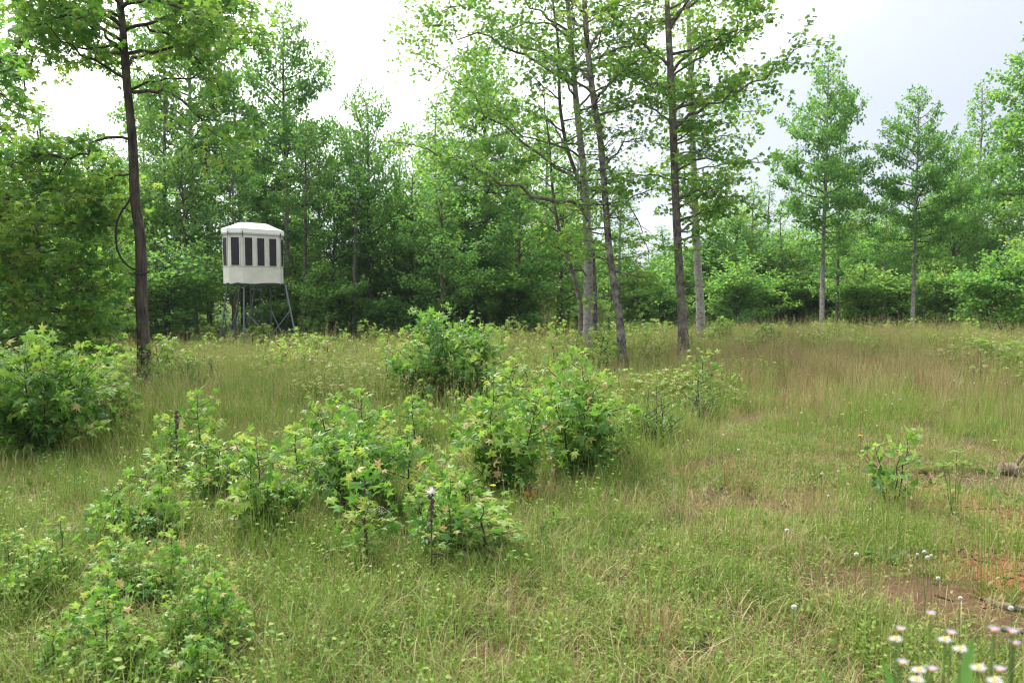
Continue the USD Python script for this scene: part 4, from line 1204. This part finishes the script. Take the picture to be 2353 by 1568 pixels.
def sow(name, label, cat, kinds, seed, zones, dens, sc=(.7, 1.3)):
    """Scatter clumps; zones = (y0, y1, clumps per square metre at density 1)."""
    rng = np.random.default_rng(seed)
    X, Yy = [], []
    for y0, y1, per in zones:
        area = .67 * (y1 ** 2 - y0 ** 2) + 1.4 * (y1 - y0)
        n = int(area * per)
        x, y = wedge(rng, y0, y1, n, 0.0)
        keep = rng.random(n) < dens(x, y)
        X.append(x[keep])
        Yy.append(y[keep])
    x, y = np.concatenate(X), np.concatenate(Yy)
    n = len(x)
    p = free(name)
    pi = UsdGeom.PointInstancer.Define(stage, p)
    k = 0
    for kd in kinds:
        for mb in PROTO[kd]:
            q = f"{p}/Clumps/clump" + (f"_{k:03d}" if k else "")
            mb.build(q, grassM)
            pi.CreatePrototypesRel().AddTarget(q)
            k += 1
    pi.CreatePositionsAttr(Vt.Vec3fArray.FromNumpy(np.stack([x, y, terrain(x, y)], 1).astype(np.float32)))
    pi.CreateProtoIndicesAttr(Vt.IntArray.FromNumpy(rng.integers(0, k, n).astype(np.int32)))
    a = rng.uniform(0, np.pi, n)
    pi.CreateOrientationsAttr(Vt.QuathArray([Gf.Quath(float(math.cos(t)), 0.0, 0.0, float(math.sin(t))) for t in a]))
    s = rng.uniform(*sc, n)
    pi.CreateScalesAttr(Vt.Vec3fArray.FromNumpy(np.stack([s, s, s * rng.uniform(.8, 1.2, n)], 1).astype(np.float32)))
    tag(pi, label, cat, kind='stuff')
    return n


def patch(x, y, f, seed):
    return meshkit.fbm(np.stack([x * f, y * f, np.zeros_like(x)], -1), 3, seed)


rough = lambda x, y: 1 - track(x, y)
TP = ground(1915, 872)
tan_patch = lambda x, y: blob(x, y, TP[0], TP[1], 2.2, 2.6)
green_patch = lambda x, y: blob(x, y, 5.2, 11.0, 2.2, 2.0)
field = lambda x, y: (y < 32.5 + 1.5 * np.sin(x * .5))
bare = lambda x, y: np.clip(1 - .82 * clay(x, y), 0, 1)
counts = {}
counts['short'] = sow('short_grass', 'short yellow green grass of the track', 'grass', ['short', 'cover'], 201, [(2.2, 6, 110), (6, 10, 60), (10, 16, 22)], lambda x, y: (.35 + .65 * track(x, y)) * bare(x, y) ** 1.5 * np.clip(.05 + 2.4 * (patch(x, y, 1.6, 3) - .28), 0, 1))
counts['bright'] = sow('bright_grass', 'patches of bright fresh grass along the track', 'grass', ['bright'], 202, [(2.2, 7, 40), (7, 12, 22)], lambda x, y: track(x, y) * bare(x, y) * np.clip((patch(x, y, .9, 21) - .5) * 5, 0, 1))
counts['litter'] = sow('dead_grass', 'flattened dead straw between the green blades', 'grass', ['litter'], 203, [(2.2, 7, 46), (7, 14, 26)], lambda x, y: np.clip(.35 + (patch(x, y, 1.1, 8) - .4) * 2.0, 0.05, 1))
counts['green'] = sow('rough_grass', 'arching green grass of the rough on the left', 'grass', ['green', 'green', 'weed', 'cover'], 204, [(2.2, 6, 62), (6, 11, 36)], lambda x, y: (rough(x, y) * .98 + .02) * np.clip(.3 + 1.3 * patch(x, y, .8, 31), 0, 1))
counts['stalk'] = sow('seeding_grass', 'thin brown seed stalks of grass across the track', 'grass', ['stalk', 'dry', 'arch', 'stalk'], 205, [(2.8, 7, 13), (7, 13, 15), (13, 22, 7)], lambda x, y: np.clip((patch(x, y, .55, 41) - .42) * 3.6, 0.05, 1) * (.4 + .6 * smooth01((x + 1.25 - .31 * y) / .9)))
counts['tall'] = sow('meadow_grass', 'tall seeding grass of the meadow', 'grass', ['tall', 'tall', 'tallgreen'], 206, [(7.5, 12, 11), (12, 21, 9)], lambda x, y: (1 - .95 * tan_patch(x, y)) * np.clip(rough(x, y) * smooth01((y - 7) / 2.5) * np.clip(.1 + 2.0 * (patch(x, y, .35, 51) - .2), 0, 1), 0, 1))
counts['tallg'] = sow('blue_green_grass', 'bluish green grass patch beyond the track at right', 'grass', ['tallgreen'], 207, [(8, 16, 9)], lambda x, y: green_patch(x, y), (.55, .95))
counts['dryp'] = sow('dry_grass', 'dry tan grass patch on the rise at right', 'grass', ['straw'], 208, [(10, 24, 26)], lambda x, y: tan_patch(x, y) * np.clip(3.2 * (patch(x, y, .9, 151) - .25), 0, 1), (.7, 1.1))
counts['crest'] = sow('crest_grass', 'tan seeding grass along the rise at right', 'grass', ['straw', 'stalk', 'tall', 'tall'], 223, [(15, 29, 7)], lambda x, y: smooth01((x - .12 * y) / 3) * np.clip(.2 + 1.6 * (patch(x, y, .4, 141) - .25), 0, 1), (.8, 1.2))
counts['far'] = sow('far_meadow_grass', 'distant meadow grass reaching to the wood', 'grass', ['far'], 209, [(20, 33, 5.0)], lambda x, y: field(x, y) * np.clip(.45 + 1.0 * patch(x, y, .25, 61), 0, 1))
counts['wisp'] = sow('wispy_weeds', 'thin dark wispy weeds standing over the short grass', 'weeds', ['wisp'], 221, [(2.8, 8, 5), (8, 18, 5)], lambda x, y: np.clip((patch(x, y, .7, 121) - .47) * 5, 0.04, 1))
counts['rosette'] = sow('leaf_rosettes', 'flat leafy rosettes among the grass', 'weeds', ['rosette'], 222, [(2.4, 8, 5)], lambda x, y: np.clip((patch(x, y, 1.1, 131) - .45) * 4, 0.05, 1))
counts['fgreen'] = sow('far_green_grass', 'greener weedy patches in the distant meadow', 'grass', ['fargreen', 'tallgreen'], 219, [(11, 20, 6), (20, 33, 3.2)], lambda x, y: field(x, y) * rough(x, y) * np.clip((patch(x, y, .42, 91) - .50) * 7, 0, 1))
counts['wood'] = sow('woodland_floor', 'ground plants and grass in the shade of the wood', 'plants', ['wood'], 210, [(31, 50, 1.6), (50, 130, .28)], lambda x, y: .8 + 0 * x, (.8, 1.7))
print(counts, TP)


# ------------------------------------------------------------------ small things
whiteM = leaf_material('seed_fluff', [(0, (.62, .61, .57)), (1, (.74, .73, .69))], [(0, (.7, .69, .65)), (1, (.8, .79, .75))], trans=.5, rough=.9, spec=.05)
yellowM = plain('yellow_petal', (.72, .50, .03), .6)
lilacM = plain('lilac_petal', (.37, .31, .44), .6)
paleM = plain('white_petal', (.44, .43, .46), .6)
goldM = plain('golden_disc', (.62, .36, .03), .7)
stemM = plain('green_stem', (.07, .13, .03), .6)
brownM = plain('dead_brown_stem', (.085, .060, .042), .9, lo=.6)
woodM = plain('weathered_wood', (.17, .135, .10), .9, .1, scale=18, bump=.5, dist=.01, lo=.55, hi=1.25)
stoneM = plain('pale_stone', (.42, .42, .43), .85, .2, scale=9, bump=.6, dist=.03, lo=.7, hi=1.2)
redM = leaf_material('red_leaf', [(0, (.30, .07, .03)), (1, (.45, .14, .05))], [(0, (.4, .1, .03)), (1, (.5, .2, .05))])


def puff_lib(name, H, r, n, mat, seed):
    rng = np.random.default_rng(seed)
    p = klass(name)
    S = arc(np.zeros(3), 0, 1.5, H, 6, .1, rng, .08)
    put(f"{p}/stalk", *tube(S, np.linspace(.0022, .0014, 6), 4, True), stemM, None, True)
    mb = MB()
    d = nrm(rng.normal(0, 1, (n, 3)))
    L = r * rng.uniform(.8, 1.05, (n, 1))
    sd = nrm(np.cross(d, rng.normal(0, 1, (n, 3)))) * r * .28
    up = np.cross(d, sd)
    c = S[-1] + d * L
    b = S[-1] + d * r * .15
    V = np.stack([b, c - sd, c + d * r * .12, c + sd], 1).reshape(-1, 3)
    mb.add(V, (np.array([[0, 1, 2], [0, 2, 3]])[None] + (np.arange(n) * 4)[:, None, None]).reshape(-1, 3))
    tag(mb.build(f"{p}/seed_head", mat), kind='stuff')
    return p


def daisy_lib(name, H, r, n, petal, seed, cup=.15):
    rng = np.random.default_rng(seed)
    p = klass(name)
    S = arc(np.zeros(3), rng.uniform(0, 6), 1.45, H, 6, .12, rng, .08)
    put(f"{p}/stalk", *tube(S, np.linspace(.003, .0018, 6), 5, True), stemM, None, True)
    a = np.arange(n) * PI2 / n + rng.normal(0, .06, n)
    D = np.stack([np.cos(a), np.sin(a), np.full(n, cup) + rng.normal(0, .08, n)], 1)
    V = leaf_batch((np.array([(-.05, .2, 0), (.05, .2, 0), (.085, .85, -.02), (0, 1, -.05), (-.085, .85, -.02)]), None), np.repeat(S[-1:], n, 0), D, np.repeat([[0, 0, 1.0]], n, 0), np.full(n, r) * rng.uniform(.85, 1.1, n))
    Fc = (np.array([[0, 1, 2], [0, 2, 4], [2, 3, 4]])[None] + (np.arange(n) * 5)[:, None, None]).reshape(-1, 3)
    put(f"{p}/petal_ring", V.reshape(-1, 3), Fc, petal)
    disc = trimesh.creation.icosphere(2, r * .34)
    disc.apply_scale([1, 1, .5])
    disc.apply_translation(S[-1] + [0, 0, .001])
    tri(f"{p}/disc", disc, goldM, True)
    mb = MB()
    for k in range(3):
        mb.add(*leaf_mesh(leaf_batch(OVAL, S[1 + k][None], nrm(rng.normal(0, 1, (1, 3)) + [0, 0, .6]), np.array([[0, 0, 1.0]]), np.array([.05])), OVAL), .4)
    tag(mb.build(f"{p}/stem_leaf", grassM), kind='stuff')
    return p, S[-1]


puff = puff_lib('seed_puff', .33, .0095, 160, whiteM, 61)
rngp = np.random.default_rng(62)
PUFFS = [(2448, 1272, .0), (2482, 1278, 0), (2120, 1215, 0), (2170, 1250, 0), (2395, 1390, 0), (2000, 1110, 0)]
spots = [(1924, 1078), (1890, 1085), (1838, 945), (1722, 920), (1808, 1215), (2124, 1275), (2142, 1272), (2112, 1268), (2130, 1263), (2325, 1388), (1972, 1270), (2012, 975), (2068, 1088), (1840, 862), (1812, 842), (1855, 858), (2082, 865), (2096, 872), (2055, 858), (2104, 896), (2036, 905), (2052, 925), (2190, 872), (2212, 868), (2240, 878), (1992, 940), (1940, 915), (1760, 850), (1730, 838), (1900, 1135), (1660, 995), (1700, 1030), (2150, 1320), (2210, 1370), (1830, 1390), (2050, 900), (2070, 915)]
for n, (u, v) in enumerate(spots):
    s = rngp.uniform(.7, 1.15)
    # stands where its head shows in the direction (u, v)
    Y = 3.0
    for _ in range(30):
        hd = terrain((u - 1176) / F * Y, Y) + .33 * s
        d = ray(u, v)
        Y = d[1] * (hd - EYE) / d[2]
    x = d[0] / d[1] * Y
    copy_of(puff, 'seed_head_flower', (x, Y, float(terrain(x, Y)) - .01), 'white round seed head on a thin stalk in the grass at right', 'seed head', 'white seed heads in the grass', rngp.uniform(0, 360), s)

yel, ytip = daisy_lib('yellow_daisy', .40, .022, 14, yellowM, 63)
YEL = [(1880, 834, 'yellow flower on the rise, left of the group by the tan grass'), (1908, 850, 'yellow flower at the edge of the tan grass, upper of two'), (1916, 867, 'yellow flower at the edge of the tan grass, lower of two'), (1906, 900, 'yellow flower below the tan grass patch'), (1957, 931, 'yellow flower in the middle of the green grass'), (1940, 957, 'orange yellow flower lowest below the tan grass'), (1975, 1005, 'yellow flower left of the oval leaved sapling'),
       (2276, 1060 - 42, 'single bright yellow flower near the right edge'), (1125, 1126, 'yellow flower below the light green sapling'), (1298, 1010 - 40, 'small yellow flower beside the sprawling sapling')]
for n, (u, v, lab) in enumerate(YEL):
    Y = 8.0
    for _ in range(30):
        hd = terrain((u - 1176) / F * Y, Y) + .40
        d = ray(u, v)
        Y = d[1] * (hd - EYE) / d[2]
    x = d[0] / d[1] * Y
    copy_of(yel, 'yellow_flower', (x, Y, float(terrain(x, Y)) - .01), lab, 'flower', 'yellow flowers in the grass', n * 70, 1.1)

asterA, tA = daisy_lib('white_aster', .66, .0115, 26, paleM, 64, .05)
asterB, tB = daisy_lib('lilac_aster', .66, .0105, 26, lilacM, 65, .5)
AST = [(2057, 1467, 1.9, 0, 'white'), (2068, 1448, 2.0, 1, 'lilac'), (2138, 1412, 2.1, 1, 'lilac'), (2170, 1468, 1.85, 0, 'white'), (2184, 1457, 1.9, 1, 'lilac'), (2205, 1490, 1.75, 0, 'white'), (2282, 1450, 1.75, 1, 'lilac'), (2325, 1455, 1.75, 1, 'lilac'), (2330, 1482, 1.75, 1, 'pale'), (2072, 1525, 1.8, 1, 'pale'), (2110, 1538, 1.75, 0, 'white'), (2140, 1540, 1.8, 1, 'lilac'), (2105, 1560, 1.7, 0, 'white'), (2247, 1533, 1.65, 0, 'white'), (2295, 1541, 1.7, 1, 'lilac'), (2285, 1563, 1.6, 0, 'white')]
ASTLAB = ['white aster at the left of the blurred front flowers', 'lilac aster just behind the leftmost white one', 'lilac aster standing farthest back of the front flowers', 'white aster left of the golden centred one', 'small lilac aster tucked behind the middle white one', 'white aster with a bright golden centre above the broad leaves', 'lilac aster right of the broad leaves, the left of two', 'lilac aster at the right edge, upper one', 'pale aster at the right edge, lower one', 'small pale aster left of the broad leaves near the bottom', 'wide white aster left of the broad leaves near the bottom', 'lilac aster touching the broad leaves near the bottom', 'white aster at the bottom edge left', 'white aster with golden centre right of the broad leaves near the bottom', 'lilac aster next to the golden centred one near the bottom', 'white aster at the bottom edge right']
for n, ((u, v, Y, k, _), lab) in enumerate(zip(AST, ASTLAB)):
    Y *= .74
    hd = at(u, v, Y)
    g0 = float(terrain(hd[0], Y))
    tip = (tB if k else tA)
    s = (hd[2] - g0) / tip[2]
    copy_of(asterB if k else asterA, 'aster_flower', (hd[0] - tip[0], Y - tip[1], g0), lab, 'flower', 'asters in the near corner', 0, (1.0, 1.0, s))

# broad-leaved plant among the asters
rng = np.random.default_rng(66)
g = foot(2190, 2.05)
top = at(2190, 1492, 2.05)[2] - g[2]
pp = thing('broad_leaved_plant', g, 'clump of long broad glossy leaves among the near asters', 'plant')
for k in range(9):
    a = k * 2.4 + rng.uniform(-.3, .3)
    P_ = arc(np.array([.02 * math.cos(a), .02 * math.sin(a), top * .25]), a, rng.uniform(1.0, 1.4), top * .75 * rng.uniform(.75, 1.05), 6, -.35, rng, .04)
    wv = np.array([.012, .03, .042, .04, .024, .002]) * .8
    sd = np.array([-math.sin(a), math.cos(a), 0])
    V = np.vstack([P_ - sd * wv[:, None], P_ + [0, 0, -.006], P_ + sd * wv[:, None]])
    Fc = [[i, i + 1, 7 + i] for i in range(5)] + [[i, 7 + i, 6 + i] for i in range(5)] + [[6 + i, 7 + i, 13 + i] for i in range(5)] + [[6 + i, 13 + i, 12 + i] for i in range(5)]
    put(f"{pp}/leaf" + (f"_{k:03d}" if k else ""), V, np.array(Fc), sapM, .30, True)
put(f"{pp}/stem", *tube([[0, 0, -.02], [0, 0, top * .15], [0, 0, top * .3]], [.012, .01, .008], 6, True), stemM, None, True)

# dead seed stalks
def dead_stalk(name, u, vb, vt, label, fluff, seed):
    rng = np.random.default_rng(seed)
    g = ground(u, vb)
    H = (vb - vt) * g[1] / F
    p = thing(name, g, label, 'dead stalk')
    S = arc(np.array([0, 0, -.03]), 1.0, 1.54, H, 7, .03, rng, .03)
    put(f"{p}/stem", *tube(S, np.linspace(.006, .004, 7), 6, True), brownM, None, True)
    for k in range(7):
        c = S[-1] - [0, 0, k * H * .045] + rng.normal(0, .008, 3)
        s = trimesh.creation.icosphere(2, rng.uniform(.009, .016))
        s.vertices *= 1 + .5 * (meshkit.fbm(s.vertices * 60 + k, 2, k)[:, None] - .5)
        s.apply_scale([1, 1, 1.3])
        s.apply_translation(c)
        tri(f"{p}/pod" + (f"_{k:03d}" if k else ""), s, brownM, True)
    if fluff:
        n = 60
        d = nrm(rng.normal(0, 1, (n, 3)) + [0, 0, 1.2])
        sd = nrm(np.cross(d, rng.normal(0, 1, (n, 3)))) * .0025
        b = np.repeat(S[-1:], n, 0)
        V = np.stack([b - sd, b + sd, b + d * .05], 1).reshape(-1, 3)
        tag(put(f"{p}/seed_fluff", V, np.arange(3 * n).reshape(-1, 3), whiteM), kind='stuff')
    for k in range(3):
        a = k * 2.2
        P_ = arc(S[2 + k], a, .3, .10, 4, -1.6, rng, .05)
        put(f"{p}/withered_leaf" + (f"_{k:03d}" if k else ""), *tube(P_, [.004, .011, .008, .002], 4, True), brownM, None, True)


dead_stalk('dead_seed_stalk', 405, 1130, 935, 'dead brown seed stalk with clustered dark pods left of centre', False, 71)
dead_stalk('dead_thistle', 990, 1330, 1118, 'dead thistle stalk with a white fluffy head in front of the centre sapling', True, 72)


# clods, crumbs and bits of bark on the bare earth
rng = np.random.default_rng(320)
cl_ = UsdGeom.PointInstancer.Define(stage, '/World/earth_clods')
clodM = plain('clay_clod', (.20, .092, .05), .95, .05, scale=30, lo=.55, hi=1.2, bump=.3)
barkM = plain('dark_debris', (.045, .033, .024), .95, .05, scale=30, lo=.6)
for k in range(5):
    b = trimesh.creation.icosphere(1, 1.0)
    b.vertices = b.vertices * (1 + .9 * (meshkit.fbm(b.vertices * 1.7 + k * 5, 2, k)[:, None] - .5)) * ([1, .8, .55] if k < 3 else [2.6, .45, .3])
    q_ = f'/World/earth_clods/Clods/clod_{k:03d}'
    tri(q_, b, clodM if k < 3 else barkM, 40)
    cl_.CreatePrototypesRel().AddTarget(q_)
x, y = wedge(rng, 2.6, 9, 42000, 0.0)
kp = rng.random(len(x)) < (clay(x, y) - .12) * .8 + .012
x, y = x[kp], y[kp]
m_ = len(x)
sc_ = .006 + .016 * rng.random(m_) ** 3
cl_.CreatePositionsAttr(Vt.Vec3fArray.FromNumpy(np.stack([x, y, terrain(x, y) + sc_ * .2], 1).astype(np.float32)))
cl_.CreateProtoIndicesAttr(Vt.IntArray.FromNumpy(rng.integers(0, 5, m_).astype(np.int32)))
cl_.CreateScalesAttr(Vt.Vec3fArray.FromNumpy(np.repeat(sc_[:, None], 3, 1).astype(np.float32)))
cl_.CreateOrientationsAttr(Vt.QuathArray([Gf.Quath(float(math.cos(t)), 0.0, 0.0, float(math.sin(t))) for t in rng.uniform(0, np.pi, m_)]))
tag(cl_, 'crumbs of red earth and dark bark bits on the bare patches', 'earth clods', kind='stuff')

# dead bunches of standing grass
def dead_bunch(u, vb, vt, w, label, seed, tint=.93, lean=.2):
    rng = np.random.default_rng(seed)
    g = ground(u, vb)
    k = g[1] / F
    H = (vb - vt) * k
    p = thing('dead_grass_bunch', g, label, 'dead grass', 'dead bunches of standing grass')
    V, Fc, T, tips, dirs = blades(rng, 42, H * .85, w * k / 2, .006, lean, tint, .05, hsd=.18)
    tag(put(f"{p}/stalk_bunch", V, Fc, grassM, T), kind='stuff')
    V, Fc, T = seed_heads(rng, tips[::2], dirs[::2], H * .25, 6, tint - .08)
    tag(put(f"{p}/seed_plume", V, Fc, grassM, T), kind='stuff')


dead_bunch(1258, 800, 676, 26, 'tall rusty brown dead grass bunch left of the clustered trunks', 301)
dead_bunch(1300, 805, 725, 34, 'short rusty dead grass bunch nearest the pale clustered trunk', 302)
dead_bunch(1382, 795, 685, 18, 'rusty dead grass stalks between the pale and patchy trunks', 303)
dead_bunch(1010, 965, 860, 90, 'bleached dead stems under the big round bush', 304, .84, .5)
dead_bunch(752, 850, 745, 18, 'tall thin dead stalks in the meadow right of the blind', 305, .9)
dead_bunch(1690, 1130, 1030, 60, 'reddish dead stalks standing on the track below the scrub', 306, .96)
dead_bunch(1850, 1190, 1085, 70, 'brown dead stalks in the middle of the short grass', 307, .93)
dead_bunch(1500, 1480, 1330, 120, 'thin brown dead stalks low in the middle foreground', 308, .90, .35)

# weeds with flat pale flower heads
def umbel_weed(u, vb, vt, n, label, seed, mat, rr=.012):
    rng = np.random.default_rng(seed)
    g = ground(u, vb)
    H = (vb - vt) * g[1] / F
    p = thing('flowering_weed', g, label, 'weed')
    for k in range(n):
        S = arc(np.zeros(3), rng.uniform(0, 6.3), rng.uniform(1.25, 1.45), H * rng.uniform(.75, 1.05), 7, .1, rng, .08)
        put(f"{p}/stem" + (f"_{k:03d}" if k else ""), *tube(S, np.linspace(.004, .002, 7), 5, True), stemM, None, True)
        mb = MB()
        for q_ in range(26):
            c = S[-1] + rng.normal(0, .028, 3) * [1, 1, .35]
            a = rng.uniform(0, 6.3)
            V = leaf_batch(KITE2, np.repeat(c[None], 5, 0), np.stack([np.cos(a + np.arange(5) * 1.257), np.sin(a + np.arange(5) * 1.257), np.full(5, .1)], 1), np.repeat([[0, 0, 1.0]], 5, 0), np.full(5, rr))
            mb.add(*leaf_mesh(V, KITE2))
        tag(mb.build(f"{p}/flower_head" + (f"_{k:03d}" if k else ""), mat), kind='stuff')
        mb = MB()
        for q_ in range(7):
            c = S[1 + q_ % 5]
            mb.add(*leaf_mesh(leaf_batch(OVAL, c[None], nrm(rng.normal(0, 1, (1, 3)) + [0, 0, .4]), np.array([[0, 0, 1.0]]), np.array([.06])), OVAL), .35)
        tag(mb.build(f"{p}/stem_leaf" + (f"_{k:03d}" if k else ""), grassM), kind='stuff')


umbel_weed(2190, 1205, 1025, 4, 'thin weed with pale green flower heads right of the oval leaved sapling', 311, grassM)
umbel_weed(868, 1225, 1160, 5, 'weed with tiny white flower heads below the dense centre sapling', 312, whiteM, .006)

# fallen sticks and the weathered log end at the right edge
def stick(name, u1, v1, u2, v2, r, label, seed, cat='stick', sides=9):
    rng = np.random.default_rng(seed)
    A, B = ground(u1, v1), ground(u2, v2)
    p = free(name)
    Q = curve(np.array([A, A * .6 + B * .4 + rng.normal(0, r * .5, 3) * [1, 1, .3], A * .3 + B * .7 + rng.normal(0, r * .5, 3) * [1, 1, .3], B]), 14) + [0, 0, r * .7]
    V, Fc = tube(Q - A, np.linspace(r, r * .7, 14) * (1 + .3 * (rng.random(14) - .5)), sides, True)
    V = V + (meshkit.fbm(V * 22, 3, seed)[:, None] - .5) * r * .5
    x = UsdGeom.Xform.Define(stage, p)
    x.AddTranslateOp().Set(tuple(map(float, A)))
    tag(x, label, cat)
    put(p + '/wood', V, Fc, woodM, None, True)
    K = len(Q) // 2
    T = Q[K] - A + np.array([[0, 0, 0], [.3 * r, -.8 * r, r * 1.5], [r, -1.6 * r, r * 3.2]])
    put(p + '/side_twig', *tube(T, [r * .35, r * .25, r * .1], 5, True), woodM, None, True)


stick('fallen_log', 2296, 1088, 2345, 1096, .075, 'short weathered log end lying at the right edge by the red earth', 81, 'log', 12)
stick('fallen_stick', 2325, 1090, 2390, 1104, .030, 'pale stick lying against the weathered log at the right edge', 82)
stick('fallen_stick', 2268, 1388, 2372, 1410, .022, 'pale crooked stick lying on the red earth low at the right edge', 83)
stick('fallen_stick', 2300, 1446, 2385, 1455, .018, 'brown stick behind the lilac asters at the right edge', 84)
stick('fallen_stick', 2190, 1423, 2232, 1430, .007, 'thin pale straw stick lying above the middle asters', 85)

# pale stones beyond the rise on the right
def stone(u, v, Y, sx, sy, sz, label, seed):
    c = at(u, v, Y)
    z = float(terrain(c[0], c[1]))
    p = free('pale_stone')
    sx, sy, sz = sx * .62, sy * .62, sz * .55
    s = trimesh.creation.icosphere(3, 1.0)
    n = meshkit.fbm(s.vertices * 1.4 + seed, 3, seed)
    s.vertices = s.vertices * (1 + .7 * (n[:, None] - .5)) * [sx, sy, sz]
    s.apply_translation([c[0], c[1], z + sz * .5])
    tag(tri(p, s, stoneM, 25), label, 'stone')


stone(2153, 772, 31, .36, .30, .55, 'jagged pale stone right of the twin white stems beyond the grass', 3)
stone(2190, 776, 30, .22, .22, .40, 'round grey stone, the smaller one right of the jagged pale stone', 8)
stone(2100, 772, 33, .32, .25, .50, 'white stone half hidden left of the twin white stems', 5)

# a small red-leaved sprig
rng = np.random.default_rng(91)
g = ground(1215, 1160)
p = thing('red_sprig', g, 'small sprig with orange red leaves below the light green sapling', 'plant')
put(f"{p}/stem", *tube([[0, 0, -.01], [.01, 0, .05], [.015, .01, .12]], [.003, .003, .002], 5, True), brownM, None, True)
for k in range(6):
    a = k * 2.4
    V = leaf_batch(STAR, np.array([[.01, .0, .04 + .015 * k]]), np.array([[math.cos(a), math.sin(a), .2]]), np.array([[.2, -.5, 1.0]]), np.array([.065]))
    put(f"{p}/leaf" + (f"_{k:03d}" if k else ""), V[0], STAR[1], redM, rng.uniform(.2, .9))
